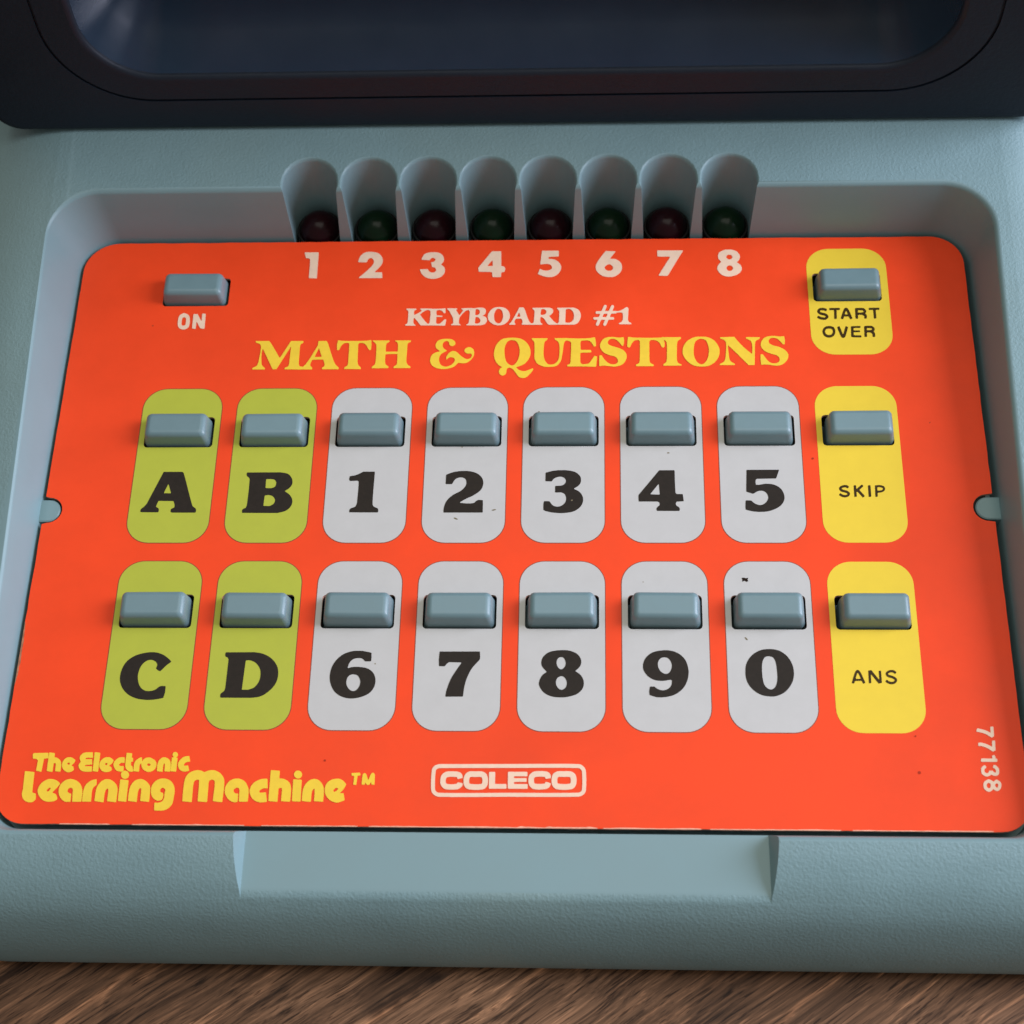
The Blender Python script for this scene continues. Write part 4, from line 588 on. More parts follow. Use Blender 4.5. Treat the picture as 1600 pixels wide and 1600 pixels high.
  'subtitle': [
    ('-1917,5512 -1874,5512 -1861,5511 -1852,5506 -1842,5496 -1836,5488 -1836,5482 -1841,5478 -1865,5472 -1882,5465 -1901,5454 -1932,5431 -1959,5408 -1985,5380 -1993,5368 -1994,5358 -1988,5347 -1942,5278 -1871,5181 -1839,5147 -1829,5140 -1810,5132 -1804,5127 -1802,5122 -1800,5115 -1803,5104 -1810,5101 -1819,5100 -1957,5101 -1971,5104 -1980,5111 -1990,5124 -2050,5209 -2091,5262 -2104,5277 -2112,5280 -2118,5278 -2122,5272 -2127,5255 -2129,5206 -2125,5171 -2120,5154 -2110,5136 -2101,5127 -2085,5115 -2079,5109 -2078,5103 -2080,5098 -2087,5095 -2097,5095 -2164,5097 -2270,5098 -2280,5099 -2286,5103 -2290,5112 -2290,5118 -2287,5124 -2281,5129 -2256,5143 -2249,5153 -2245,5164 -2241,5205 -2239,5337 -2240,5421 -2243,5442 -2248,5456 -2256,5468 -2264,5476 -2280,5487 -2285,5493 -2287,5501 -2286,5507 -2279,5511 -2268,5512 -2095,5510 -2087,5509 -2082,5507 -2079,5503 -2078,5497 -2081,5487 -2089,5479 -2113,5467 -2119,5459 -2122,5449 -2124,5414 -2120,5373 -2116,5360 -2109,5357 -2100,5361 -2014,5415 -1972,5452 -1968,5460 -1969,5467 -1974,5473 -1989,5481 -1996,5487 -2000,5493 -2001,5499 -2001,5503 -1998,5507 -1992,5509 -1971,5511',),
    ('-1498,5511 -1491,5511 -1486,5509 -1483,5503 -1482,5495 -1479,5408 -1481,5398 -1488,5392 -1501,5391 -1511,5394 -1517,5401 -1534,5430 -1546,5443 -1566,5459 -1586,5469 -1608,5473 -1644,5468 -1655,5464 -1663,5454 -1666,5440 -1665,5415 -1660,5361 -1658,5351 -1655,5345 -1645,5340 -1548,5333 -1540,5329 -1538,5319 -1539,5313 -1541,5307 -1550,5303 -1645,5303 -1653,5302 -1658,5299 -1660,5295 -1661,5287 -1662,5194 -1660,5174 -1657,5161 -1653,5151 -1646,5143 -1638,5138 -1627,5135 -1610,5135 -1597,5136 -1583,5142 -1569,5152 -1536,5193 -1492,5241 -1481,5246 -1464,5243 -1458,5237 -1457,5225 -1471,5111 -1473,5103 -1476,5098 -1480,5094 -1486,5093 -1532,5093 -1561,5095 -1824,5099 -1832,5101 -1838,5104 -1841,5110 -1842,5120 -1841,5129 -1839,5135 -1834,5139 -1813,5144 -1804,5148 -1798,5158 -1793,5175 -1791,5199 -1785,5330 -1784,5389 -1785,5422 -1787,5436 -1791,5447 -1796,5457 -1804,5465 -1819,5473 -1854,5475 -1862,5479 -1866,5485 -1867,5493 -1866,5503 -1864,5509 -1859,5512 -1854,5512 -1717,5502 -1619,5502 -1537,5505',),
    ('-974,5514 -944,5514 -932,5512 -927,5507 -926,5502 -926,5494 -929,5488 -938,5484 -992,5475 -1042,5460 -1064,5448 -1091,5422 -1131,5375 -1165,5326 -1187,5288 -1192,5272 -1195,5255 -1198,5176 -1197,5160 -1194,5147 -1189,5137 -1162,5113 -1159,5106 -1161,5100 -1169,5096 -1187,5095 -1212,5097 -1341,5101 -1349,5102 -1353,5105 -1354,5111 -1351,5119 -1345,5125 -1323,5138 -1317,5146 -1314,5155 -1313,5171 -1315,5213 -1322,5277 -1326,5289 -1367,5375 -1399,5435 -1414,5457 -1446,5490 -1449,5500 -1446,5507 -1441,5510 -1430,5511 -1261,5509 -1248,5507 -1243,5500 -1243,5493 -1247,5485 -1261,5467 -1262,5461 -1261,5456 -1203,5356 -1197,5348 -1191,5347 -1187,5349 -1180,5358 -1129,5441 -1122,5454 -1123,5462 -1127,5470 -1154,5490 -1159,5496 -1161,5502 -1159,5505 -1148,5508',),
    ('-793,5525 -745,5525 -726,5521 -706,5514 -691,5506 -677,5496 -669,5485 -661,5469 -655,5448 -654,5428 -655,5409 -661,5389 -669,5372 -680,5358 -691,5348 -713,5334 -717,5330 -718,5326 -716,5322 -711,5319 -680,5308 -663,5298 -648,5283 -636,5261 -628,5234 -627,5220 -627,5209 -634,5176 -646,5149 -660,5130 -679,5117 -699,5109 -754,5094 -1022,5095 -1032,5096 -1037,5098 -1041,5106 -1039,5116 -1033,5122 -1015,5132 -1007,5139 -1001,5148 -997,5161 -991,5202 -983,5355 -983,5410 -984,5423 -987,5435 -994,5451 -1002,5462 -1010,5469 -1026,5478 -1030,5482 -1031,5488 -1029,5496 -1018,5510 -1013,5514 -1007,5515 -920,5510 -892,5509 -861,5513', '-852,5487 -860,5484 -865,5479 -867,5473 -868,5457 -870,5356 -868,5348 -866,5344 -859,5341 -825,5343 -815,5347 -797,5359 -790,5368 -784,5379 -780,5394 -778,5412 -778,5431 -782,5445 -789,5459 -799,5471 -811,5480 -824,5486 -836,5488', '-838,5294 -857,5290 -862,5286 -865,5278 -871,5153 -867,5144 -861,5140 -830,5134 -818,5133 -809,5136 -786,5150 -777,5158 -771,5166 -766,5175 -762,5189 -761,5202 -762,5220 -765,5233 -770,5247 -780,5262 -791,5274 -802,5284 -815,5291 -826,5294',),
    ('-417,5534 -357,5534 -328,5530 -292,5520 -262,5504 -244,5491 -229,5478 -214,5462 -203,5446 -193,5431 -182,5409 -168,5368 -161,5327 -161,5310 -162,5291 -167,5267 -173,5246 -179,5228 -190,5206 -215,5167 -244,5137 -258,5125 -274,5115 -306,5102 -345,5093 -389,5091 -418,5094 -446,5099 -467,5106 -492,5116 -514,5129 -532,5143 -551,5160 -566,5177 -579,5195 -590,5215 -598,5232 -605,5255 -610,5281 -612,5302 -611,5325 -608,5350 -602,5374 -593,5397 -583,5418 -566,5446 -552,5466 -537,5482 -520,5498 -502,5510 -484,5519 -463,5526', '-413,5491 -428,5485 -441,5473 -455,5452 -467,5425 -475,5398 -483,5361 -486,5322 -486,5291 -481,5258 -475,5229 -466,5202 -455,5181 -441,5161 -424,5146 -409,5139 -393,5136 -372,5140 -354,5150 -337,5170 -322,5197 -311,5228 -304,5263 -302,5292 -303,5338 -308,5375 -316,5410 -325,5438 -336,5457 -349,5471 -369,5483 -392,5491',),
    ('30,5520 101,5520 111,5517 117,5509 134,5478 141,5463 191,5291 219,5210 235,5179 254,5151 265,5140 288,5127 293,5122 296,5117 296,5111 295,5105 292,5101 284,5099 268,5099 242,5101 94,5104 83,5107 79,5113 80,5122 95,5146 98,5159 97,5178 92,5207 86,5224 74,5241 65,5247 51,5249 -9,5247 -31,5245 -40,5240 -52,5226 -63,5204 -67,5181 -66,5168 -63,5153 -49,5127 -46,5119 -47,5111 -54,5104 -70,5101 -161,5104 -169,5105 -175,5109 -176,5116 -171,5126 -138,5160 -128,5175 -12,5427 18,5508 23,5516', '22,5394 19,5391 14,5383 -14,5312 -15,5302 -14,5298 -10,5296 -1,5294 40,5294 47,5296 51,5300 51,5306 50,5314 32,5382 27,5393',),
    ('487,5511 623,5510 659,5502 675,5497 688,5489 700,5477 710,5459 715,5439 715,5416 710,5395 701,5375 691,5359 675,5343 643,5320 639,5314 639,5306 644,5296 681,5244 729,5183 766,5145 778,5137 799,5127 804,5122 806,5118 807,5110 804,5100 798,5096 786,5096 644,5097 634,5098 628,5100 611,5115 595,5135 548,5220 530,5248 518,5260 505,5271 484,5287 476,5290 471,5288 466,5284 461,5278 459,5271 454,5209 455,5190 458,5172 465,5157 476,5141 495,5122 499,5116 500,5108 497,5103 488,5099 469,5098 284,5099 274,5101 269,5104 266,5110 265,5118 267,5126 270,5129 277,5133 296,5135 308,5139 315,5144 320,5154 326,5189 333,5297 338,5400 336,5431 332,5444 325,5456 295,5486 292,5495 294,5503 298,5508 307,5510', '503,5480 480,5471 475,5467 472,5462 469,5449 459,5360 460,5350 465,5343 475,5338 493,5333 505,5334 534,5344 547,5350 558,5358 565,5367 572,5380 577,5394 579,5409 579,5423 575,5435 568,5446 558,5457 543,5468 525,5478 514,5481',),
    ('996,5507 1114,5507 1132,5506 1181,5485 1201,5475 1220,5461 1235,5445 1253,5418 1266,5388 1274,5361 1278,5336 1278,5299 1273,5264 1263,5226 1247,5185 1236,5164 1223,5145 1213,5133 1200,5122 1176,5109 1129,5096 1112,5095 822,5097 812,5098 806,5100 801,5108 803,5119 828,5152 833,5165 841,5328 843,5399 841,5419 835,5436 825,5453 801,5480 797,5489 799,5499 804,5504 812,5505', '1015,5478 986,5472 978,5469 973,5460 971,5441 963,5164 966,5156 970,5150 982,5146 1001,5142 1034,5142 1059,5147 1080,5159 1104,5181 1119,5204 1130,5229 1137,5263 1140,5302 1138,5341 1130,5376 1120,5405 1105,5430 1084,5454 1059,5472 1041,5478',),
    ('1766,5568 1779,5568 1790,5562 1799,5550 1803,5534 1803,5525 1800,5513 1771,5434 1771,5426 1774,5420 1783,5417 1832,5419 1840,5420 1845,5423 1852,5435 1894,5545 1899,5553 1907,5559 1915,5562 1925,5562 1937,5557 1944,5549 1950,5537 1951,5525 1947,5506 1923,5438 1922,5426 1925,5423 1931,5420 1976,5419 1991,5414 1998,5406 2003,5397 2004,5385 2002,5375 1994,5363 1982,5357 1905,5354 1896,5352 1891,5347 1886,5338 1869,5291 1867,5282 1868,5276 1877,5272 1927,5270 1940,5267 1948,5260 1953,5248 1954,5237 1952,5225 1944,5214 1931,5208 1852,5207 1844,5206 1839,5203 1832,5191 1792,5084 1787,5074 1780,5067 1774,5063 1766,5061 1751,5063 1745,5067 1738,5074 1733,5090 1732,5100 1734,5109 1762,5190 1764,5198 1762,5203 1758,5207 1752,5208 1705,5209 1692,5206 1685,5198 1645,5090 1637,5074 1629,5066 1621,5063 1611,5062 1601,5064 1593,5071 1587,5080 1584,5091 1583,5103 1587,5120 1613,5191 1614,5203 1611,5207 1605,5209 1559,5210 1546,5214 1539,5221 1534,5228 1532,5238 1532,5250 1535,5257 1540,5265 1546,5270 1553,5272 1629,5273 1640,5276 1645,5281 1649,5289 1665,5332 1667,5343 1664,5349 1658,5352 1605,5353 1590,5357 1582,5364 1577,5374 1576,5385 1578,5396 1585,5409 1598,5415 1684,5418 1691,5420 1695,5422 1703,5436 1744,5548 1753,5560', '1791,5354 1752,5353 1742,5348 1736,5337 1720,5293 1718,5283 1720,5276 1729,5272 1776,5272 1786,5273 1793,5277 1797,5286 1806,5307 1815,5334 1817,5344 1816,5350 1811,5354',),
    ('2199,5509 2217,5509 2227,5505 2240,5485 2245,5469 2233,5278 2231,5214 2235,5183 2241,5166 2251,5152 2260,5145 2289,5128 2297,5121 2300,5114 2299,5106 2292,5098 2279,5096 2066,5099 2051,5102 2046,5106 2044,5110 2043,5114 2045,5118 2053,5125 2089,5146 2102,5157 2113,5175 2125,5209 2128,5227 2130,5302 2128,5341 2127,5354 2123,5365 2118,5372 2112,5377 2104,5380 2073,5383 2008,5379 1997,5381 1992,5384 1989,5390 1986,5400 1987,5407 1990,5411 1996,5414 2049,5419 2067,5424 2083,5430 2136,5461 2187,5503',),
  ],
  'maker_line_small': [
    ('-8363,-4012 -8303,-4011 -8297,-4012 -8291,-4015 -8288,-4019 -8286,-4028 -8276,-4094 -8276,-4105 -8279,-4109 -8285,-4112 -8344,-4124 -8350,-4127 -8353,-4132 -8354,-4148 -8362,-4353 -8365,-4364 -8370,-4367 -8378,-4366 -8457,-4351 -8463,-4346 -8465,-4337 -8459,-4165 -8460,-4154 -8465,-4148 -8486,-4132 -8493,-4128 -8546,-4123 -8552,-4122 -8556,-4119 -8559,-4114 -8561,-4105 -8570,-4047 -8570,-4036 -8567,-4030 -8560,-4025 -8551,-4019 -8543,-4018 -8501,-4015',),
    ('-8271,-4006 -8264,-4005 -8243,-4007 -8183,-4015 -8172,-4018 -8169,-4022 -8167,-4028 -8166,-4082 -8165,-4088 -8162,-4093 -8156,-4095 -8139,-4098 -8126,-4101 -8099,-4113 -8084,-4123 -8070,-4134 -8058,-4146 -8047,-4159 -8036,-4177 -8030,-4194 -8025,-4213 -8020,-4245 -8018,-4280 -8018,-4352 -8019,-4358 -8022,-4362 -8034,-4363 -8102,-4357 -8111,-4355 -8115,-4351 -8118,-4347 -8119,-4339 -8119,-4263 -8122,-4229 -8125,-4217 -8129,-4209 -8134,-4204 -8142,-4202 -8149,-4203 -8157,-4208 -8161,-4212 -8163,-4218 -8161,-4352 -8162,-4359 -8164,-4364 -8170,-4366 -8181,-4366 -8255,-4356 -8262,-4354 -8266,-4351 -8269,-4345 -8270,-4336 -8275,-4030 -8275,-4012',),
    ('-7912,-4092 -7875,-4092 -7857,-4095 -7842,-4100 -7820,-4111 -7786,-4135 -7778,-4141 -7775,-4147 -7776,-4155 -7780,-4171 -7789,-4194 -7803,-4213 -7829,-4239 -7831,-4245 -7830,-4249 -7827,-4252 -7803,-4262 -7795,-4270 -7780,-4312 -7779,-4321 -7781,-4330 -7786,-4337 -7793,-4345 -7815,-4359 -7843,-4370 -7870,-4374 -7890,-4372 -7912,-4364 -7937,-4350 -7959,-4334 -7976,-4315 -7990,-4294 -8002,-4268 -8007,-4247 -8009,-4224 -8008,-4198 -8001,-4171 -7991,-4149 -7978,-4130 -7956,-4111 -7936,-4099', '-7899,-4194 -7906,-4199 -7911,-4205 -7913,-4211 -7911,-4217 -7905,-4224 -7893,-4230 -7886,-4232 -7879,-4231 -7872,-4226 -7868,-4218 -7867,-4211 -7869,-4205 -7874,-4199 -7882,-4195 -7890,-4193',),
    ('-7597,-3997 -7537,-3996 -7489,-3997 -7481,-3999 -7476,-4005 -7474,-4016 -7464,-4086 -7464,-4094 -7467,-4098 -7473,-4100 -7482,-4101 -7540,-4098 -7569,-4099 -7581,-4101 -7589,-4103 -7594,-4108 -7595,-4113 -7593,-4117 -7589,-4122 -7585,-4124 -7579,-4126 -7515,-4125 -7487,-4123 -7479,-4125 -7475,-4130 -7473,-4137 -7461,-4206 -7460,-4215 -7461,-4220 -7464,-4224 -7470,-4226 -7538,-4232 -7568,-4233 -7575,-4236 -7584,-4241 -7589,-4246 -7591,-4250 -7590,-4253 -7587,-4256 -7576,-4258 -7507,-4258 -7478,-4256 -7469,-4257 -7464,-4260 -7461,-4264 -7459,-4270 -7448,-4343 -7448,-4352 -7451,-4356 -7455,-4358 -7503,-4361 -7548,-4361 -7587,-4359 -7617,-4352 -7642,-4340 -7666,-4321 -7686,-4297 -7694,-4285 -7700,-4273 -7703,-4263 -7705,-4248 -7705,-4238 -7704,-4227 -7696,-4208 -7677,-4179 -7676,-4173 -7678,-4166 -7695,-4136 -7703,-4113 -7705,-4103 -7705,-4091 -7700,-4070 -7694,-4056 -7685,-4043 -7673,-4029 -7658,-4017 -7646,-4010 -7632,-4004 -7615,-4000',),
    ('-7438,-3995 -7428,-3995 -7354,-4004 -7346,-4007 -7342,-4013 -7340,-4026 -7332,-4345 -7334,-4355 -7339,-4359 -7349,-4359 -7423,-4351 -7431,-4348 -7433,-4346 -7435,-4341 -7445,-4010 -7444,-4000 -7442,-3997',),
    ('-7217,-4086 -7178,-4086 -7160,-4089 -7145,-4095 -7123,-4108 -7090,-4134 -7083,-4141 -7080,-4148 -7081,-4156 -7088,-4178 -7098,-4198 -7113,-4216 -7144,-4241 -7147,-4247 -7145,-4252 -7141,-4255 -7115,-4267 -7106,-4274 -7097,-4292 -7089,-4309 -7088,-4318 -7090,-4327 -7094,-4333 -7104,-4341 -7116,-4349 -7131,-4356 -7159,-4365 -7184,-4367 -7211,-4364 -7237,-4357 -7260,-4346 -7278,-4332 -7298,-4309 -7315,-4283 -7325,-4259 -7329,-4235 -7329,-4213 -7324,-4187 -7315,-4162 -7303,-4141 -7285,-4121 -7265,-4105 -7240,-4093', '-7211,-4197 -7218,-4201 -7225,-4207 -7227,-4213 -7227,-4219 -7223,-4225 -7216,-4231 -7205,-4235 -7198,-4234 -7191,-4231 -7186,-4224 -7183,-4216 -7183,-4209 -7187,-4202 -7195,-4197 -7204,-4195',),
    ('-6961,-4085 -6927,-4084 -6897,-4087 -6888,-4090 -6884,-4097 -6881,-4118 -6876,-4168 -6876,-4181 -6877,-4187 -6881,-4190 -6885,-4191 -6922,-4188 -6936,-4190 -6947,-4197 -6960,-4209 -6967,-4218 -6968,-4225 -6967,-4231 -6964,-4239 -6960,-4243 -6954,-4247 -6930,-4249 -6894,-4250 -6887,-4252 -6882,-4256 -6880,-4266 -6877,-4341 -6879,-4350 -6886,-4353 -6915,-4354 -6956,-4350 -6980,-4345 -7002,-4335 -7023,-4319 -7041,-4297 -7058,-4269 -7069,-4242 -7073,-4214 -7073,-4196 -7067,-4175 -7054,-4151 -7037,-4130 -7009,-4106 -6985,-4092',),
    ('-6853,-4002 -6770,-4010 -6762,-4013 -6758,-4018 -6757,-4028 -6756,-4085 -6752,-4092 -6737,-4097 -6732,-4103 -6730,-4114 -6725,-4157 -6726,-4163 -6730,-4167 -6750,-4170 -6755,-4174 -6756,-4187 -6753,-4228 -6751,-4237 -6748,-4242 -6745,-4244 -6733,-4245 -6727,-4251 -6700,-4329 -6698,-4338 -6699,-4344 -6704,-4348 -6714,-4352 -6732,-4356 -6749,-4356 -6766,-4352 -6783,-4345 -6805,-4330 -6821,-4315 -6837,-4294 -6847,-4275 -6853,-4255 -6859,-4209 -6862,-4158 -6861,-4013 -6859,-4005',),
    ('-6591,-4086 -6579,-4086 -6574,-4090 -6572,-4095 -6553,-4181 -6553,-4187 -6556,-4190 -6575,-4203 -6586,-4213 -6591,-4219 -6594,-4226 -6596,-4256 -6592,-4338 -6593,-4349 -6597,-4353 -6605,-4354 -6679,-4346 -6689,-4344 -6694,-4339 -6696,-4333 -6700,-4250 -6700,-4227 -6698,-4205 -6690,-4172 -6685,-4159 -6676,-4146 -6657,-4126 -6614,-4094 -6603,-4089',),
    ('-6451,-4086 -6431,-4086 -6416,-4089 -6362,-4116 -6337,-4132 -6321,-4147 -6307,-4166 -6298,-4187 -6292,-4211 -6291,-4241 -6294,-4266 -6302,-4287 -6315,-4307 -6335,-4327 -6361,-4343 -6387,-4353 -6413,-4356 -6438,-4354 -6465,-4346 -6494,-4332 -6518,-4315 -6535,-4298 -6548,-4278 -6560,-4252 -6566,-4228 -6569,-4199 -6566,-4177 -6557,-4154 -6543,-4132 -6524,-4112 -6504,-4098 -6482,-4090', '-6444,-4198 -6453,-4204 -6459,-4215 -6460,-4221 -6458,-4227 -6455,-4233 -6451,-4237 -6437,-4244 -6425,-4246 -6412,-4241 -6402,-4232 -6399,-4227 -6399,-4221 -6401,-4216 -6405,-4212 -6412,-4207 -6431,-4199 -6438,-4198',),
    ('-6183,-4081 -6161,-4080 -6146,-4082 -6128,-4088 -6108,-4097 -6091,-4107 -6076,-4119 -6063,-4133 -6053,-4148 -6046,-4161 -6040,-4179 -6032,-4221 -6030,-4265 -6029,-4337 -6030,-4343 -6034,-4347 -6048,-4348 -6121,-4344 -6129,-4343 -6133,-4339 -6135,-4335 -6136,-4327 -6138,-4239 -6139,-4221 -6143,-4203 -6145,-4199 -6150,-4197 -6156,-4199 -6160,-4207 -6164,-4217 -6166,-4232 -6167,-4271 -6165,-4338 -6167,-4348 -6171,-4351 -6178,-4352 -6253,-4343 -6265,-4340 -6270,-4336 -6272,-4324 -6275,-4263 -6275,-4228 -6271,-4192 -6264,-4165 -6259,-4150 -6251,-4135 -6240,-4120 -6232,-4110 -6220,-4099 -6209,-4091 -6195,-4085',),
    ('-5980,-3980 -5970,-3981 -5959,-3984 -5951,-3988 -5942,-3994 -5935,-4002 -5929,-4011 -5925,-4020 -5923,-4030 -5922,-4044 -5926,-4057 -5932,-4067 -5947,-4081 -5946,-4084 -5944,-4086 -5926,-4092 -5923,-4096 -5922,-4104 -5920,-4336 -5922,-4346 -5925,-4348 -5930,-4349 -6014,-4341 -6022,-4337 -6025,-4330 -6027,-4089 -6026,-4085 -6022,-4081 -5999,-4081 -5995,-4080 -5993,-4077 -5996,-4073 -6010,-4058 -6016,-4047 -6021,-4032 -6021,-4017 -6016,-4002 -6008,-3991 -5996,-3983',),
    ('-5728,-4053 -5719,-4055 -5716,-4058 -5713,-4064 -5691,-4141 -5690,-4153 -5692,-4157 -5698,-4160 -5745,-4167 -5755,-4170 -5763,-4174 -5774,-4184 -5787,-4200 -5794,-4212 -5795,-4223 -5793,-4228 -5790,-4233 -5785,-4236 -5779,-4237 -5765,-4236 -5729,-4228 -5724,-4228 -5719,-4231 -5714,-4241 -5692,-4313 -5690,-4322 -5690,-4327 -5696,-4333 -5716,-4339 -5740,-4344 -5762,-4346 -5781,-4345 -5799,-4342 -5813,-4338 -5828,-4332 -5846,-4321 -5864,-4305 -5878,-4286 -5891,-4262 -5900,-4235 -5903,-4208 -5902,-4189 -5896,-4169 -5884,-4144 -5869,-4121 -5849,-4099 -5827,-4080 -5808,-4069 -5788,-4063 -5766,-4058',),
  ],
  'maker_line_large': [
    ('-8658,-4357 -8637,-4358 -8503,-4371 -8494,-4374 -8489,-4381 -8487,-4399 -8477,-4650 -8471,-4744 -8468,-4750 -8463,-4754 -8415,-4770 -8409,-4773 -8405,-4777 -8401,-4788 -8388,-4867 -8389,-4874 -8392,-4880 -8420,-4914 -8434,-4925 -8454,-4931 -8482,-4934 -8513,-4932 -8543,-4924 -8571,-4911 -8596,-4894 -8616,-4875 -8631,-4851 -8642,-4825 -8653,-4790 -8656,-4765 -8653,-4723 -8650,-4701 -8657,-4558 -8665,-4369 -8663,-4360',),
    ('-8200,-4500 -8159,-4499 -8137,-4502 -8110,-4508 -8083,-4517 -8058,-4529 -8035,-4543 -8000,-4574 -7995,-4580 -7993,-4585 -7993,-4589 -7996,-4597 -8023,-4643 -8046,-4672 -8100,-4736 -8105,-4745 -8103,-4751 -8098,-4755 -8046,-4776 -8036,-4784 -8014,-4824 -8005,-4844 -8001,-4861 -8003,-4872 -8010,-4881 -8022,-4891 -8035,-4898 -8053,-4905 -8073,-4912 -8096,-4917 -8114,-4919 -8143,-4920 -8163,-4919 -8184,-4917 -8206,-4912 -8226,-4906 -8257,-4892 -8274,-4880 -8287,-4870 -8305,-4854 -8323,-4834 -8342,-4810 -8354,-4791 -8363,-4775 -8370,-4756 -8375,-4740 -8379,-4716 -8380,-4700 -8378,-4682 -8374,-4662 -8368,-4642 -8361,-4626 -8352,-4607 -8330,-4575 -8318,-4562 -8304,-4550 -8270,-4527 -8231,-4508 -8214,-4503', '-8162,-4660 -8174,-4664 -8185,-4671 -8195,-4679 -8205,-4691 -8212,-4705 -8215,-4714 -8213,-4722 -8208,-4729 -8199,-4732 -8186,-4730 -8175,-4722 -8164,-4709 -8154,-4690 -8150,-4672 -8150,-4666 -8152,-4663 -8156,-4661',),
    ('-7831,-4498 -7797,-4497 -7773,-4501 -7735,-4513 -7703,-4527 -7676,-4543 -7651,-4561 -7629,-4583 -7611,-4608 -7595,-4636 -7583,-4663 -7573,-4696 -7566,-4730 -7562,-4769 -7562,-4815 -7562,-4903 -7563,-4909 -7567,-4914 -7578,-4916 -7709,-4917 -7718,-4916 -7724,-4912 -7727,-4907 -7728,-4899 -7744,-4693 -7747,-4685 -7752,-4679 -7769,-4666 -7781,-4661 -7791,-4660 -7802,-4663 -7813,-4668 -7823,-4676 -7830,-4684 -7834,-4693 -7837,-4705 -7838,-4717 -7836,-4726 -7831,-4735 -7824,-4743 -7812,-4752 -7801,-4759 -7792,-4763 -7767,-4768 -7764,-4770 -7761,-4774 -7760,-4784 -7756,-4903 -7757,-4910 -7759,-4915 -7764,-4918 -7772,-4919 -7793,-4919 -7821,-4920 -7846,-4918 -7864,-4912 -7893,-4895 -7921,-4873 -7941,-4852 -7961,-4825 -7977,-4798 -7988,-4768 -7995,-4745 -8000,-4712 -8000,-4687 -7998,-4664 -7993,-4639 -7985,-4615 -7974,-4591 -7958,-4569 -7940,-4549 -7925,-4536 -7904,-4522 -7882,-4512 -7856,-4503',),
    ('-7354,-4499 -7348,-4498 -7344,-4500 -7341,-4503 -7339,-4507 -7328,-4593 -7329,-4599 -7333,-4605 -7366,-4636 -7377,-4650 -7386,-4666 -7391,-4684 -7394,-4712 -7394,-4757 -7392,-4816 -7386,-4894 -7388,-4907 -7393,-4911 -7401,-4912 -7532,-4913 -7544,-4911 -7548,-4907 -7550,-4898 -7553,-4790 -7553,-4735 -7550,-4697 -7545,-4667 -7536,-4632 -7527,-4611 -7516,-4590 -7498,-4569 -7483,-4555 -7459,-4537 -7432,-4521 -7413,-4512 -7389,-4505',),
    ('-7166,-4496 -7131,-4495 -7112,-4498 -7084,-4507 -7057,-4520 -7029,-4539 -7003,-4560 -6975,-4590 -6959,-4615 -6950,-4635 -6943,-4657 -6940,-4672 -6935,-4707 -6933,-4778 -6933,-4904 -6935,-4914 -6938,-4918 -6950,-4919 -7084,-4903 -7093,-4900 -7098,-4896 -7100,-4892 -7101,-4885 -7100,-4761 -7103,-4692 -7105,-4685 -7110,-4678 -7117,-4672 -7124,-4670 -7128,-4671 -7134,-4675 -7146,-4693 -7153,-4709 -7157,-4728 -7159,-4752 -7161,-4787 -7159,-4909 -7160,-4916 -7163,-4920 -7168,-4922 -7175,-4922 -7311,-4903 -7320,-4901 -7325,-4895 -7327,-4887 -7329,-4782 -7327,-4719 -7321,-4664 -7315,-4642 -7309,-4625 -7296,-4598 -7284,-4577 -7264,-4551 -7247,-4533 -7230,-4520 -7209,-4509 -7189,-4501',),
    ('-6858,-4336 -6843,-4336 -6829,-4338 -6815,-4343 -6802,-4351 -6789,-4362 -6781,-4373 -6772,-4388 -6767,-4403 -6764,-4420 -6765,-4434 -6768,-4447 -6775,-4460 -6784,-4471 -6796,-4479 -6808,-4485 -6822,-4488 -6836,-4488 -6852,-4484 -6866,-4478 -6880,-4469 -6890,-4459 -6899,-4447 -6907,-4432 -6911,-4418 -6913,-4404 -6912,-4389 -6908,-4375 -6902,-4363 -6895,-4354 -6883,-4345 -6871,-4339', '-6909,-4499 -6896,-4498 -6775,-4511 -6766,-4514 -6761,-4520 -6759,-4533 -6753,-4895 -6754,-4905 -6756,-4908 -6760,-4910 -6770,-4910 -6892,-4898 -6901,-4895 -6906,-4889 -6907,-4876 -6914,-4515 -6913,-4503',),
    ('-6570,-4490 -6537,-4489 -6518,-4492 -6494,-4499 -6464,-4513 -6436,-4533 -6410,-4555 -6384,-4583 -6368,-4606 -6361,-4621 -6356,-4636 -6352,-4655 -6350,-4670 -6345,-4753 -6343,-4891 -6344,-4901 -6349,-4906 -6362,-4907 -6487,-4895 -6497,-4893 -6502,-4890 -6504,-4885 -6505,-4878 -6508,-4746 -6511,-4681 -6513,-4672 -6517,-4666 -6526,-4659 -6533,-4657 -6538,-4658 -6542,-4661 -6551,-4676 -6559,-4696 -6563,-4717 -6566,-4768 -6564,-4896 -6565,-4903 -6567,-4908 -6572,-4911 -6580,-4911 -6710,-4895 -6720,-4892 -6725,-4887 -6726,-4878 -6729,-4771 -6727,-4714 -6726,-4689 -6721,-4653 -6716,-4633 -6708,-4609 -6699,-4588 -6685,-4564 -6667,-4541 -6652,-4526 -6635,-4513 -6616,-4503 -6593,-4494',),
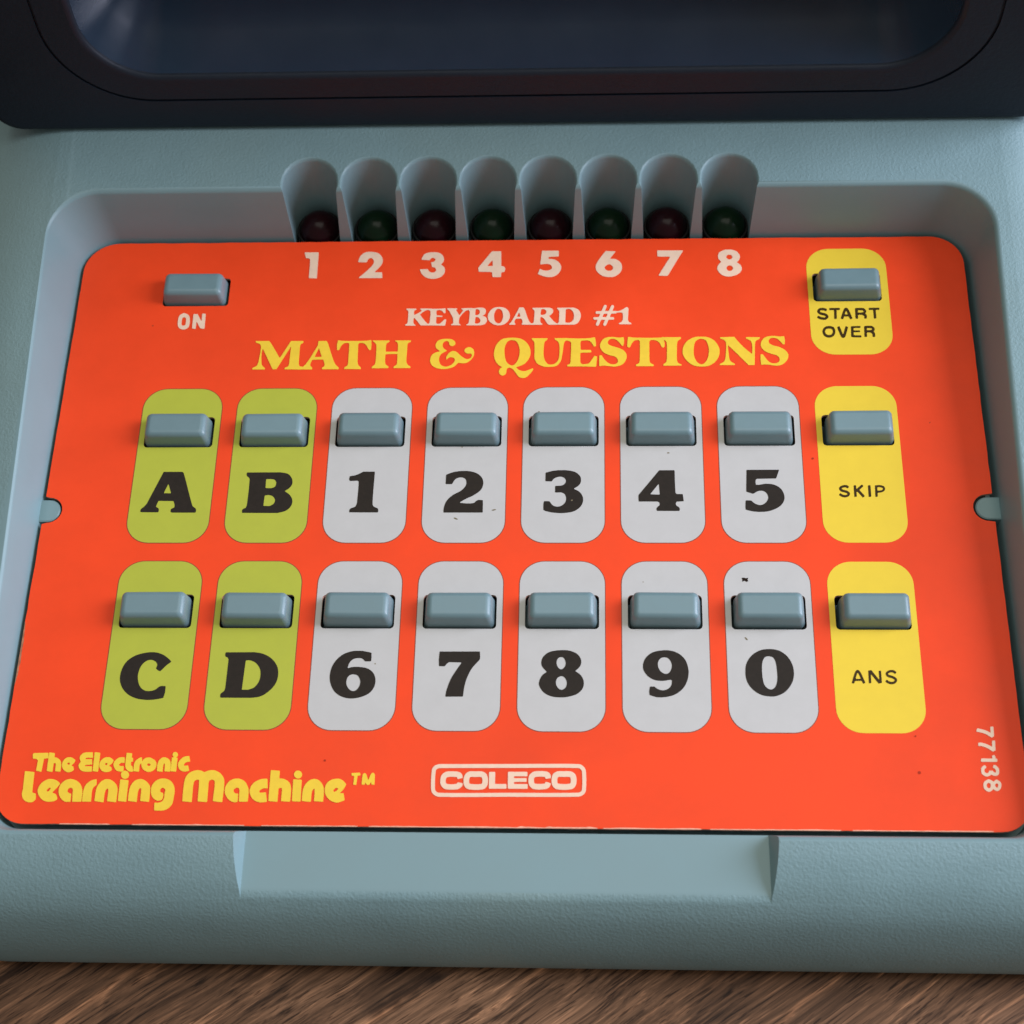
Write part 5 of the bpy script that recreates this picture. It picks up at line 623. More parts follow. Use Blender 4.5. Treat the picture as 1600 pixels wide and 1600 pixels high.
    ('-6164,-4477 -6124,-4476 -6103,-4478 -6072,-4485 -6037,-4498 -6011,-4512 -5989,-4528 -5967,-4551 -5947,-4579 -5933,-4604 -5921,-4633 -5911,-4667 -5908,-4692 -5905,-4727 -5905,-4760 -5912,-4884 -5916,-4913 -5920,-4932 -5928,-4953 -5937,-4970 -5948,-4986 -5967,-5007 -5987,-5025 -6008,-5038 -6025,-5047 -6047,-5055 -6072,-5061 -6103,-5065 -6124,-5067 -6160,-5068 -6222,-5063 -6231,-5059 -6233,-5054 -6235,-5049 -6243,-4951 -6244,-4926 -6241,-4922 -6237,-4921 -6190,-4923 -6171,-4920 -6150,-4915 -6132,-4908 -6118,-4901 -6109,-4893 -6100,-4883 -6094,-4871 -6088,-4855 -6080,-4823 -6080,-4801 -6083,-4746 -6076,-4704 -6077,-4686 -6083,-4674 -6093,-4663 -6107,-4653 -6119,-4648 -6131,-4648 -6142,-4652 -6154,-4660 -6162,-4670 -6166,-4681 -6167,-4695 -6165,-4709 -6160,-4721 -6155,-4727 -6148,-4731 -6117,-4739 -6113,-4743 -6110,-4748 -6100,-4785 -6100,-4798 -6102,-4818 -6105,-4836 -6111,-4852 -6117,-4862 -6125,-4870 -6138,-4878 -6155,-4883 -6172,-4885 -6192,-4885 -6207,-4882 -6221,-4876 -6239,-4867 -6254,-4858 -6267,-4847 -6280,-4836 -6291,-4823 -6301,-4808 -6311,-4791 -6318,-4775 -6324,-4755 -6329,-4736 -6336,-4688 -6335,-4651 -6330,-4619 -6319,-4589 -6301,-4558 -6278,-4529 -6254,-4509 -6231,-4496 -6199,-4484',),
    ('-5548,-4317 -5516,-4317 -5483,-4322 -5455,-4331 -5417,-4349 -5410,-4351 -5404,-4350 -5382,-4339 -5360,-4330 -5319,-4319 -5291,-4315 -5275,-4314 -5259,-4315 -5235,-4318 -5216,-4323 -5197,-4329 -5177,-4337 -5153,-4350 -5136,-4360 -5117,-4375 -5090,-4402 -5069,-4429 -5050,-4463 -5039,-4493 -5033,-4525 -5029,-4589 -5028,-4672 -5033,-4889 -5034,-4896 -5036,-4901 -5040,-4903 -5049,-4903 -5186,-4888 -5197,-4886 -5202,-4882 -5204,-4873 -5204,-4848 -5199,-4635 -5200,-4584 -5204,-4532 -5206,-4525 -5209,-4518 -5215,-4510 -5221,-4504 -5240,-4495 -5249,-4492 -5258,-4491 -5276,-4494 -5302,-4506 -5307,-4515 -5314,-4551 -5314,-4561 -5311,-4616 -5308,-4679 -5304,-4885 -5305,-4895 -5308,-4900 -5312,-4902 -5321,-4902 -5461,-4893 -5468,-4891 -5473,-4887 -5475,-4878 -5476,-4847 -5481,-4635 -5487,-4540 -5490,-4512 -5492,-4503 -5496,-4499 -5500,-4496 -5513,-4493 -5524,-4494 -5539,-4499 -5552,-4504 -5561,-4509 -5568,-4515 -5573,-4523 -5579,-4541 -5583,-4590 -5584,-4647 -5579,-4873 -5579,-4895 -5581,-4902 -5586,-4906 -5596,-4906 -5735,-4893 -5742,-4892 -5747,-4889 -5749,-4883 -5750,-4874 -5756,-4668 -5756,-4594 -5751,-4507 -5748,-4483 -5741,-4461 -5730,-4433 -5714,-4406 -5692,-4380 -5674,-4364 -5648,-4347 -5617,-4333 -5583,-4323',),
    ('-4834,-4468 -4796,-4467 -4771,-4470 -4741,-4478 -4708,-4492 -4684,-4506 -4662,-4524 -4643,-4546 -4624,-4574 -4610,-4600 -4594,-4635 -4587,-4654 -4583,-4675 -4579,-4716 -4577,-4785 -4578,-4877 -4580,-4884 -4583,-4889 -4595,-4891 -4722,-4892 -4730,-4891 -4736,-4887 -4739,-4877 -4746,-4684 -4753,-4663 -4759,-4651 -4767,-4644 -4782,-4638 -4794,-4636 -4804,-4637 -4816,-4642 -4828,-4650 -4839,-4659 -4847,-4670 -4850,-4677 -4851,-4687 -4849,-4700 -4844,-4712 -4837,-4722 -4827,-4731 -4815,-4738 -4802,-4743 -4790,-4744 -4772,-4742 -4767,-4744 -4764,-4748 -4763,-4758 -4761,-4881 -4762,-4891 -4765,-4896 -4773,-4898 -4797,-4901 -4815,-4902 -4828,-4901 -4847,-4897 -4877,-4884 -4906,-4866 -4931,-4846 -4958,-4816 -4980,-4784 -4993,-4759 -5003,-4734 -5007,-4716 -5010,-4684 -5010,-4661 -5006,-4633 -4999,-4606 -4991,-4586 -4978,-4560 -4962,-4537 -4946,-4518 -4929,-4503 -4911,-4492 -4889,-4482 -4866,-4474',),
    ('-4346,-4469 -4277,-4467 -4269,-4469 -4264,-4474 -4262,-4483 -4245,-4628 -4245,-4636 -4247,-4640 -4253,-4643 -4314,-4645 -4327,-4648 -4345,-4655 -4365,-4667 -4380,-4679 -4387,-4691 -4388,-4697 -4388,-4703 -4384,-4711 -4377,-4719 -4371,-4722 -4363,-4725 -4337,-4724 -4280,-4716 -4275,-4717 -4270,-4720 -4268,-4724 -4266,-4731 -4238,-4871 -4237,-4881 -4240,-4887 -4245,-4890 -4296,-4898 -4335,-4902 -4373,-4899 -4412,-4889 -4430,-4883 -4448,-4874 -4476,-4856 -4503,-4830 -4526,-4799 -4540,-4776 -4549,-4754 -4555,-4736 -4560,-4719 -4563,-4691 -4563,-4676 -4557,-4638 -4551,-4620 -4544,-4603 -4526,-4570 -4501,-4542 -4488,-4530 -4466,-4515 -4427,-4493 -4382,-4476',),
    ('-4210,-4308 -4201,-4307 -4074,-4317 -4064,-4318 -4058,-4320 -4054,-4324 -4053,-4332 -4052,-4447 -4051,-4453 -4048,-4457 -4042,-4461 -4016,-4460 -3990,-4463 -3963,-4470 -3935,-4482 -3913,-4494 -3891,-4509 -3870,-4530 -3857,-4546 -3846,-4565 -3837,-4588 -3830,-4619 -3823,-4665 -3821,-4714 -3824,-4872 -3824,-4878 -3828,-4882 -3832,-4884 -3840,-4885 -3958,-4878 -3978,-4876 -3982,-4875 -3985,-4872 -3987,-4866 -3988,-4859 -3986,-4724 -3987,-4669 -3991,-4645 -3994,-4638 -4000,-4633 -4009,-4630 -4020,-4633 -4041,-4641 -4046,-4646 -4050,-4653 -4048,-4867 -4049,-4878 -4051,-4884 -4055,-4887 -4064,-4887 -4190,-4878 -4204,-4876 -4210,-4872 -4212,-4868 -4213,-4861 -4218,-4330 -4217,-4314 -4214,-4309',),
    ('-3741,-4313 -3726,-4312 -3713,-4313 -3701,-4317 -3688,-4324 -3676,-4333 -3666,-4344 -3658,-4358 -3653,-4370 -3650,-4384 -3650,-4401 -3653,-4412 -3658,-4426 -3665,-4436 -3675,-4446 -3687,-4453 -3700,-4458 -3714,-4460 -3730,-4458 -3742,-4455 -3755,-4448 -3766,-4440 -3778,-4428 -3786,-4415 -3791,-4402 -3794,-4387 -3794,-4371 -3791,-4357 -3785,-4344 -3777,-4332 -3767,-4323 -3753,-4316', '-3796,-4474 -3779,-4473 -3661,-4480 -3652,-4483 -3647,-4489 -3646,-4520 -3639,-4870 -3641,-4878 -3646,-4882 -3663,-4882 -3779,-4876 -3788,-4873 -3792,-4867 -3794,-4836 -3801,-4486 -3800,-4478',),
    ('-3442,-4466 -3409,-4465 -3390,-4468 -3368,-4474 -3345,-4487 -3322,-4505 -3297,-4530 -3276,-4558 -3262,-4583 -3252,-4605 -3246,-4627 -3240,-4654 -3236,-4691 -3235,-4754 -3237,-4869 -3238,-4875 -3241,-4878 -3244,-4880 -3258,-4880 -3387,-4872 -3394,-4870 -3398,-4867 -3401,-4861 -3401,-4854 -3399,-4748 -3400,-4694 -3406,-4656 -3411,-4647 -3417,-4644 -3421,-4646 -3425,-4649 -3439,-4668 -3445,-4682 -3450,-4701 -3452,-4725 -3454,-4753 -3453,-4869 -3454,-4876 -3456,-4881 -3461,-4884 -3470,-4884 -3599,-4872 -3611,-4869 -3615,-4865 -3617,-4857 -3618,-4761 -3617,-4710 -3613,-4670 -3609,-4644 -3603,-4622 -3595,-4599 -3584,-4576 -3566,-4549 -3543,-4521 -3524,-4503 -3506,-4490 -3487,-4479 -3465,-4471',),
    ('-3038,-4458 -2997,-4457 -2981,-4458 -2960,-4464 -2934,-4476 -2909,-4491 -2890,-4507 -2854,-4549 -2850,-4555 -2849,-4560 -2850,-4568 -2862,-4596 -2880,-4633 -2901,-4664 -2943,-4713 -2946,-4720 -2945,-4723 -2939,-4725 -2895,-4721 -2889,-4722 -2885,-4726 -2881,-4737 -2859,-4833 -2857,-4842 -2858,-4848 -2861,-4851 -2865,-4854 -2935,-4883 -2960,-4891 -2978,-4894 -2997,-4895 -3017,-4893 -3038,-4888 -3059,-4881 -3081,-4872 -3101,-4861 -3121,-4848 -3139,-4834 -3150,-4824 -3171,-4801 -3186,-4780 -3196,-4764 -3204,-4748 -3212,-4729 -3217,-4710 -3221,-4690 -3224,-4643 -3222,-4618 -3219,-4598 -3214,-4580 -3207,-4564 -3198,-4547 -3186,-4531 -3173,-4516 -3157,-4501 -3143,-4491 -3127,-4482 -3106,-4473 -3089,-4468 -3067,-4462', '-3021,-4625 -3032,-4629 -3043,-4637 -3057,-4652 -3065,-4665 -3068,-4674 -3067,-4681 -3063,-4690 -3056,-4696 -3050,-4698 -3045,-4697 -3036,-4694 -3027,-4688 -3005,-4670 -2994,-4657 -2989,-4650 -2988,-4641 -2990,-4637 -2994,-4633 -3007,-4627',),
  ],
  'trade_mark': [
    ('-2649,-4345 -2623,-4344 -2617,-4345 -2613,-4347 -2611,-4352 -2610,-4358 -2607,-4380 -2607,-4390 -2611,-4395 -2615,-4396 -2648,-4399 -2653,-4402 -2656,-4406 -2657,-4416 -2666,-4555 -2668,-4565 -2672,-4569 -2678,-4569 -2716,-4564 -2722,-4559 -2723,-4551 -2715,-4419 -2716,-4409 -2718,-4404 -2722,-4402 -2752,-4402 -2759,-4399 -2762,-4394 -2763,-4388 -2766,-4366 -2766,-4356 -2762,-4351 -2755,-4349', '-2391,-4343 -2384,-4342 -2377,-4343 -2365,-4350 -2355,-4363 -2349,-4381 -2347,-4396 -2345,-4431 -2344,-4550 -2346,-4559 -2352,-4562 -2361,-4563 -2388,-4561 -2395,-4559 -2398,-4556 -2400,-4552 -2403,-4524 -2404,-4518 -2406,-4517 -2409,-4518 -2412,-4521 -2422,-4540 -2432,-4555 -2442,-4563 -2453,-4568 -2461,-4569 -2469,-4568 -2483,-4560 -2492,-4551 -2507,-4529 -2511,-4526 -2514,-4528 -2515,-4532 -2517,-4557 -2522,-4564 -2530,-4565 -2555,-4562 -2565,-4561 -2570,-4558 -2573,-4553 -2574,-4546 -2569,-4412 -2565,-4381 -2561,-4370 -2556,-4362 -2545,-4353 -2532,-4351 -2519,-4354 -2507,-4364 -2501,-4373 -2494,-4388 -2468,-4467 -2464,-4473 -2460,-4474 -2457,-4472 -2453,-4464 -2429,-4393 -2417,-4365 -2412,-4357 -2406,-4351 -2399,-4346',),
  ],
  'logo': [
    ('522,-4159 1057,-4154 1083,-4155 1152,-4155 1266,-4157 1284,-4159 1300,-4164 1317,-4172 1332,-4183 1355,-4202 1375,-4228 1388,-4254 1395,-4281 1399,-4335 1403,-4408 1403,-4521 1397,-4629 1394,-4649 1387,-4669 1377,-4687 1364,-4703 1350,-4717 1331,-4730 1311,-4740 1289,-4748 1266,-4752 1220,-4754 1057,-4757 1029,-4758 480,-4763 449,-4762 160,-4764 130,-4763 22,-4763 -12,-4765 -459,-4770 -487,-4772 -982,-4776 -1014,-4774 -1175,-4774 -1205,-4772 -1226,-4767 -1249,-4758 -1274,-4744 -1291,-4730 -1306,-4712 -1319,-4692 -1329,-4667 -1333,-4647 -1337,-4611 -1343,-4475 -1341,-4371 -1337,-4296 -1335,-4276 -1329,-4257 -1321,-4241 -1310,-4226 -1294,-4208 -1281,-4199 -1269,-4192 -1222,-4177 -1201,-4174 -629,-4170 -594,-4169 288,-4162 320,-4161', '609,-4230 414,-4232 385,-4234 -229,-4238 -261,-4240 -1074,-4246 -1102,-4247 -1195,-4248 -1208,-4250 -1235,-4258 -1247,-4265 -1261,-4282 -1265,-4291 -1266,-4300 -1272,-4400 -1272,-4497 -1268,-4592 -1265,-4633 -1263,-4645 -1257,-4659 -1248,-4674 -1238,-4684 -1223,-4692 -1209,-4698 -1195,-4701 -1142,-4703 -963,-4703 -931,-4704 -578,-4701 -550,-4700 -160,-4695 -126,-4693 285,-4690 316,-4691 562,-4690 590,-4691 958,-4688 988,-4686 1103,-4685 1128,-4684 1189,-4683 1210,-4682 1253,-4681 1267,-4679 1284,-4674 1300,-4666 1312,-4656 1321,-4645 1325,-4635 1327,-4625 1331,-4574 1334,-4495 1333,-4429 1332,-4377 1327,-4296 1323,-4281 1315,-4267 1303,-4252 1288,-4239 1274,-4232 1257,-4230 1141,-4229 1120,-4228 1037,-4228 1007,-4227',),
    ('-1028,-4307 -949,-4306 -890,-4310 -870,-4313 -849,-4320 -828,-4330 -812,-4343 -800,-4359 -794,-4370 -789,-4383 -783,-4416 -784,-4424 -787,-4427 -792,-4430 -867,-4447 -871,-4445 -874,-4443 -882,-4418 -885,-4414 -891,-4411 -953,-4406 -1012,-4407 -1044,-4411 -1053,-4414 -1061,-4418 -1069,-4425 -1074,-4432 -1078,-4441 -1080,-4455 -1082,-4484 -1081,-4504 -1079,-4515 -1075,-4523 -1068,-4531 -1061,-4537 -1053,-4539 -1028,-4542 -994,-4544 -954,-4544 -899,-4538 -889,-4535 -881,-4531 -877,-4525 -871,-4511 -869,-4508 -865,-4507 -806,-4518 -789,-4522 -783,-4525 -780,-4528 -779,-4531 -779,-4542 -782,-4559 -788,-4575 -796,-4587 -806,-4598 -820,-4610 -835,-4621 -852,-4629 -868,-4635 -902,-4639 -939,-4643 -1011,-4643 -1064,-4638 -1091,-4632 -1102,-4626 -1116,-4618 -1127,-4609 -1139,-4598 -1158,-4572 -1168,-4552 -1175,-4529 -1177,-4512 -1179,-4476 -1177,-4445 -1174,-4423 -1169,-4402 -1162,-4385 -1151,-4367 -1139,-4353 -1125,-4340 -1109,-4329 -1091,-4320 -1074,-4314 -1055,-4310',),
    ('-649,-4304 -604,-4303 -557,-4305 -509,-4302 -480,-4302 -450,-4304 -426,-4310 -403,-4321 -384,-4333 -367,-4349 -359,-4359 -353,-4371 -347,-4384 -342,-4400 -335,-4438 -333,-4462 -332,-4488 -336,-4529 -339,-4545 -343,-4558 -347,-4570 -356,-4585 -373,-4607 -384,-4616 -397,-4624 -411,-4630 -425,-4634 -460,-4639 -499,-4643 -566,-4644 -635,-4638 -660,-4635 -674,-4631 -690,-4625 -707,-4616 -721,-4605 -735,-4592 -746,-4577 -754,-4561 -761,-4536 -765,-4512 -766,-4469 -766,-4450 -761,-4416 -756,-4393 -750,-4376 -740,-4360 -730,-4348 -715,-4333 -701,-4322 -683,-4313 -668,-4307', '-633,-4406 -646,-4410 -655,-4418 -660,-4427 -664,-4442 -667,-4471 -666,-4505 -662,-4521 -659,-4526 -654,-4530 -639,-4535 -590,-4540 -558,-4541 -515,-4541 -484,-4539 -453,-4534 -445,-4531 -438,-4524 -435,-4515 -433,-4502 -432,-4480 -432,-4465 -435,-4442 -438,-4426 -443,-4417 -448,-4412 -461,-4407 -480,-4405 -552,-4408 -606,-4406',),
    ('-309,-4312 -221,-4312 -214,-4314 -210,-4318 -209,-4326 -207,-4521 -206,-4527 -204,-4530 -199,-4532 -192,-4533 -23,-4532 -11,-4533 -7,-4537 -5,-4546 -3,-4604 -4,-4610 -6,-4614 -11,-4617 -19,-4618 -285,-4620 -302,-4619 -310,-4616 -313,-4609 -314,-4598 -318,-4369 -317,-4321 -315,-4315',),
    ('31,-4308 84,-4307 115,-4308 342,-4306 352,-4307 358,-4310 361,-4314 362,-4320 363,-4373 362,-4382 357,-4387 343,-4389 303,-4389 278,-4388 139,-4389 134,-4390 130,-4392 128,-4397 126,-4404 127,-4414 129,-4420 133,-4424 139,-4425 330,-4422 344,-4424 348,-4428 350,-4436 351,-4479 350,-4485 348,-4488 343,-4490 336,-4491 182,-4492 137,-4495 132,-4496 129,-4499 127,-4505 127,-4515 129,-4527 134,-4531 139,-4532 333,-4531 364,-4533 368,-4537 370,-4546 371,-4603 371,-4609 369,-4613 363,-4616 354,-4617 52,-4618 39,-4616 28,-4613 24,-4610 21,-4604 20,-4592 17,-4340 19,-4315 23,-4311',),
    ('539,-4292 621,-4290 677,-4295 694,-4297 716,-4304 736,-4315 752,-4328 764,-4344 770,-4355 775,-4369 779,-4402 778,-4415 775,-4419 771,-4421 707,-4431 690,-4432 686,-4430 682,-4426 680,-4410 678,-4404 674,-4400 670,-4398 613,-4393 557,-4394 519,-4398 503,-4402 495,-4408 487,-4415 483,-4423 481,-4432 481,-4478 484,-4499 487,-4508 492,-4514 499,-4520 507,-4523 539,-4527 597,-4527 662,-4521 669,-4519 674,-4515 678,-4509 684,-4491 688,-4487 692,-4486 705,-4489 772,-4512 776,-4517 777,-4524 772,-4545 767,-4561 760,-4573 753,-4583 744,-4592 733,-4600 718,-4609 702,-4616 686,-4620 669,-4623 579,-4630 559,-4630 514,-4627 480,-4622 467,-4618 454,-4611 441,-4603 426,-4590 415,-4578 405,-4565 396,-4548 390,-4532 386,-4513 383,-4489 382,-4434 383,-4418 387,-4393 395,-4372 405,-4356 420,-4338 437,-4323 455,-4311 472,-4304 488,-4299 510,-4295',),
    ('913,-4290 959,-4289 1022,-4290 1049,-4288 1090,-4288 1114,-4290 1141,-4297 1165,-4308 1184,-4321 1201,-4337 1209,-4347 1215,-4358 1224,-4385 1230,-4420 1232,-4462 1228,-4506 1224,-4527 1219,-4543 1215,-4554 1207,-4568 1198,-4579 1188,-4591 1176,-4601 1163,-4609 1149,-4616 1135,-4620 1107,-4624 1064,-4629 1033,-4631 993,-4631 940,-4628 902,-4623 882,-4619 866,-4614 852,-4606 838,-4595 827,-4584 815,-4569 804,-4550 798,-4530 793,-4504 791,-4485 791,-4438 795,-4404 801,-4376 807,-4360 816,-4345 828,-4330 842,-4318 856,-4309 875,-4300 892,-4294', '926,-4394 913,-4397 903,-4403 898,-4411 894,-4424 891,-4453 892,-4484 896,-4506 900,-4512 905,-4516 912,-4519 925,-4521 976,-4526 1046,-4526 1108,-4519 1118,-4515 1123,-4508 1127,-4497 1130,-4476 1130,-4438 1126,-4412 1122,-4405 1116,-4400 1103,-4395 1083,-4392 1010,-4396 952,-4393',),
  ],
  'on_word': [
    ('-6876,5441 -6866,5441 -6856,5439 -6814,5419 -6790,5404 -6769,5383 -6755,5359 -6744,5332 -6737,5302 -6730,5257 -6727,5199 -6728,5158 -6734,5123 -6745,5094 -6753,5081 -6763,5070 -6788,5052 -6816,5041 -6844,5038 -6874,5043 -6900,5054 -6925,5070 -6944,5090 -6957,5111 -6968,5140 -6973,5164 -6979,5213 -6980,5265 -6978,5308 -6972,5345 -6962,5373 -6950,5393 -6934,5409 -6890,5435', '-6864,5339 -6884,5326 -6890,5318 -6894,5308 -6899,5269 -6898,5210 -6894,5169 -6889,5151 -6884,5145 -6877,5139 -6866,5135 -6854,5132 -6843,5133 -6830,5138 -6821,5144 -6815,5153 -6811,5164 -6809,5180 -6808,5225 -6812,5272 -6817,5301 -6823,5319 -6831,5329 -6842,5335 -6854,5340',),
    ('-6482,5424 -6428,5418 -6421,5413 -6417,5405 -6407,5076 -6408,5066 -6409,5059 -6416,5054 -6425,5054 -6476,5060 -6489,5063 -6496,5067 -6504,5078 -6575,5210 -6580,5219 -6586,5222 -6589,5219 -6591,5207 -6589,5073 -6591,5059 -6596,5055 -6604,5054 -6649,5060 -6660,5064 -6665,5072 -6667,5085 -6673,5392 -6671,5410 -6668,5413 -6662,5416 -6618,5411 -6597,5416 -6588,5413 -6580,5401 -6505,5261 -6498,5249 -6492,5247 -6489,5251 -6488,5263 -6492,5410 -6489,5419',),
  ],
  'start': [
    ('6115,5461 6156,5462 6188,5456 6205,5450 6224,5441 6233,5435 6237,5429 6237,5420 6229,5398 6224,5387 6218,5381 6208,5381 6185,5393 6173,5397 6133,5402 6118,5401 6105,5396 6097,5389 6093,5380 6094,5375 6099,5368 6109,5359 6120,5353 6137,5346 6186,5333 6213,5321 6231,5306 6246,5287 6252,5273 6256,5260 6256,5244 6254,5231 6248,5218 6239,5206 6225,5191 6212,5182 6195,5175 6176,5172 6143,5172 6119,5175 6099,5181 6078,5190 6038,5213 6031,5221 6031,5233 6041,5258 6046,5266 6053,5270 6062,5267 6110,5242 6124,5236 6142,5233 6162,5231 6182,5233 6193,5237 6200,5245 6200,5251 6197,5257 6191,5263 6182,5269 6167,5275 6112,5291 6098,5297 6082,5306 6058,5327 6048,5340 6041,5352 6037,5367 6038,5385 6043,5402 6052,5418 6067,5436 6081,5448 6096,5456',),
    ('6478,5457 6489,5456 6493,5453 6495,5449 6497,5440 6496,5425 6495,5417 6492,5411 6488,5408 6481,5407 6438,5405 6431,5401 6428,5394 6422,5252 6419,5200 6415,5195 6408,5192 6389,5190 6376,5192 6371,5197 6369,5208 6375,5358 6374,5397 6371,5402 6363,5405 6304,5404 6289,5406 6285,5411 6284,5417 6285,5447 6290,5453 6299,5456',),
    ('6617,5460 6626,5460 6637,5456 6647,5450 6654,5441 6670,5410 6688,5358 6730,5211 6729,5204 6725,5198 6702,5183 6692,5180 6687,5182 6684,5185 6680,5195 6665,5241 6660,5247 6652,5249 6583,5250 6572,5248 6565,5239 6547,5192 6542,5186 6539,5184 6531,5185 6511,5194 6505,5198 6501,5204 6500,5209 6502,5217 6545,5347 6567,5405 6578,5428 6590,5445 6602,5455', '6615,5379 6607,5368 6595,5335 6588,5314 6588,5305 6592,5300 6599,5298 6631,5298 6641,5300 6645,5306 6645,5314 6632,5356 6623,5377 6619,5380',),
    ('6889,5454 6925,5454 6947,5451 6964,5446 6978,5438 6993,5426 7004,5413 7013,5399 7018,5382 7017,5365 7012,5349 7000,5328 6998,5321 7000,5313 7015,5290 7019,5278 7021,5267 7022,5246 7018,5215 7014,5204 7010,5198 7003,5196 6987,5195 6976,5196 6970,5198 6967,5202 6966,5208 6970,5246 6969,5254 6966,5260 6957,5268 6931,5283 6922,5285 6906,5286 6863,5286 6853,5284 6849,5278 6847,5270 6845,5213 6842,5201 6839,5198 6834,5195 6807,5193 6799,5194 6794,5200 6792,5209 6792,5242 6797,5424 6800,5440 6804,5445 6812,5448 6837,5452', '6869,5397 6856,5393 6853,5389 6850,5382 6850,5366 6851,5353 6854,5347 6859,5344 6870,5342 6909,5342 6934,5345 6946,5348 6954,5353 6961,5359 6965,5367 6965,5375 6961,5381 6952,5388 6939,5394 6921,5397',),
    ('7266,5455 7278,5454 7281,5451 7284,5446 7285,5437 7284,5422 7283,5414 7279,5409 7276,5406 7269,5404 7221,5403 7214,5400 7210,5392 7209,5375 7208,5223 7206,5204 7202,5199 7196,5196 7172,5193 7164,5194 7159,5199 7157,5210 7157,5379 7156,5394 7152,5400 7145,5403 7092,5401 7078,5404 7073,5408 7072,5414 7074,5445 7078,5451 7088,5453',),
    ('6245,5027 6261,5026 6307,5016 6326,5008 6340,4998 6352,4982 6362,4961 6368,4935 6371,4906 6370,4881 6363,4851 6352,4821 6339,4798 6323,4781 6305,4768 6281,4756 6256,4750 6228,4749 6203,4754 6180,4763 6158,4778 6142,4798 6128,4822 6118,4851 6114,4879 6116,4910 6123,4935 6136,4963 6154,4988 6169,5002 6187,5012 6205,5018', '6240,4964 6203,4955 6195,4950 6186,4942 6177,4928 6168,4909 6165,4894 6166,4879 6171,4860 6179,4843 6187,4831 6198,4823 6213,4815 6233,4810 6251,4810 6267,4813 6280,4819 6293,4828 6302,4838 6309,4850 6315,4867 6319,4886 6320,4901 6318,4920 6311,4941 6306,4948 6300,4953 6287,4957 6257,4964',),
    ('6454,5018 6461,5016 6466,5007 6509,4851 6514,4837 6519,4834 6524,4836 6530,4849 6569,4981 6576,5002 6579,5010 6587,5015 6594,5014 6621,5002 6625,4999 6628,4994 6628,4989 6626,4979 6588,4850 6570,4797 6561,4776 6551,4759 6542,4749 6530,4742 6519,4739 6506,4740 6494,4747 6485,4757 6476,4771 6469,4788 6457,4821 6447,4857 6414,4979 6412,4990 6415,4998 6420,5002 6445,5016',),
    ('6809,5020 6865,5020 6874,5018 6878,5014 6879,5004 6877,4989 6874,4981 6867,4977 6852,4975 6754,4973 6744,4972 6739,4967 6736,4959 6734,4935 6735,4923 6740,4917 6748,4915 6794,4916 6853,4915 6857,4911 6860,4905 6860,4892 6857,4882 6853,4877 6845,4874 6804,4873 6748,4873 6738,4871 6733,4866 6731,4859 6730,4811 6734,4804 6743,4801 6857,4798 6871,4796 6877,4792 6880,4785 6879,4771 6876,4757 6869,4751 6860,4749 6722,4754 6696,4757 6683,4762 6677,4768 6676,4780 6686,4990 6689,5007 6694,5014 6704,5017',),
    ('7018,5024 7075,5024 7103,5018 7116,5012 7127,5002 7139,4989 7148,4973 7155,4952 7155,4933 7150,4918 7134,4896 7132,4888 7133,4882 7146,4858 7152,4835 7153,4812 7152,4780 7150,4769 7147,4763 7139,4760 7116,4757 7110,4757 7105,4759 7102,4769 7101,4814 7097,4831 7091,4839 7065,4862 7053,4865 7007,4865 6998,4861 6995,4857 6993,4849 6991,4783 6988,4768 6980,4762 6960,4760 6948,4761 6942,4766 6940,4774 6940,4795 6947,4979 6949,5002 6955,5011 6970,5020', '7028,4969 7007,4966 7002,4963 7000,4959 6997,4948 6997,4933 7000,4925 7005,4921 7042,4920 7074,4924 7093,4930 7098,4934 7102,4940 7103,4945 7100,4953 7094,4959 7085,4964 7061,4969',),
  ],
  'skip': [
    ('6309,1420 6342,1420 6362,1416 6373,1409 6384,1401 6393,1390 6396,1384 6394,1377 6390,1370 6377,1353 6371,1349 6363,1350 6351,1362 6343,1366 6334,1369 6319,1369 6299,1367 6276,1360 6263,1353 6258,1346 6257,1341 6261,1334 6274,1324 6292,1317 6345,1302 6371,1289 6391,1271 6398,1261 6404,1251 6407,1237 6405,1220 6400,1206 6390,1191 6379,1180 6364,1170 6349,1163 6330,1158 6309,1155 6296,1155 6275,1158 6258,1163 6239,1172 6218,1186 6203,1200 6200,1205 6199,1210 6200,1217 6205,1224 6218,1239 6226,1244 6232,1242 6246,1228 6264,1218 6280,1211 6296,1207 6311,1206 6334,1210 6347,1215 6355,1224 6357,1231 6355,1236 6350,1241 6341,1247 6321,1255 6266,1271 6251,1277 6239,1284 6229,1293 6221,1303 6213,1317 6208,1330 6207,1344 6210,1360 6218,1376 6230,1389 6243,1398 6263,1408 6288,1416',),
    ('6642,1428 6650,1428 6656,1421 6668,1402 6670,1397 6669,1392 6661,1382 6597,1323 6593,1318 6592,1311 6598,1299 6675,1196 6679,1186 6677,1178 6670,1170 6654,1155 6648,1152 6642,1154 6557,1266 6551,1272 6545,1274 6537,1270 6532,1261 6531,1184 6528,1172 6524,1168 6518,1167 6498,1165 6489,1167 6485,1172 6484,1183 6486,1384 6487,1401 6489,1408 6496,1413 6513,1415 6524,1415 6530,1411 6533,1401 6533,1349 6535,1343 6539,1340 6549,1346 6633,1422',),
    ('6781,1414 6793,1415 6800,1413 6804,1409 6806,1404 6803,1186 6801,1175 6797,1169 6791,1166 6772,1165 6763,1165 6759,1167 6756,1170 6755,1177 6757,1393 6759,1404 6762,1409 6768,1413',),
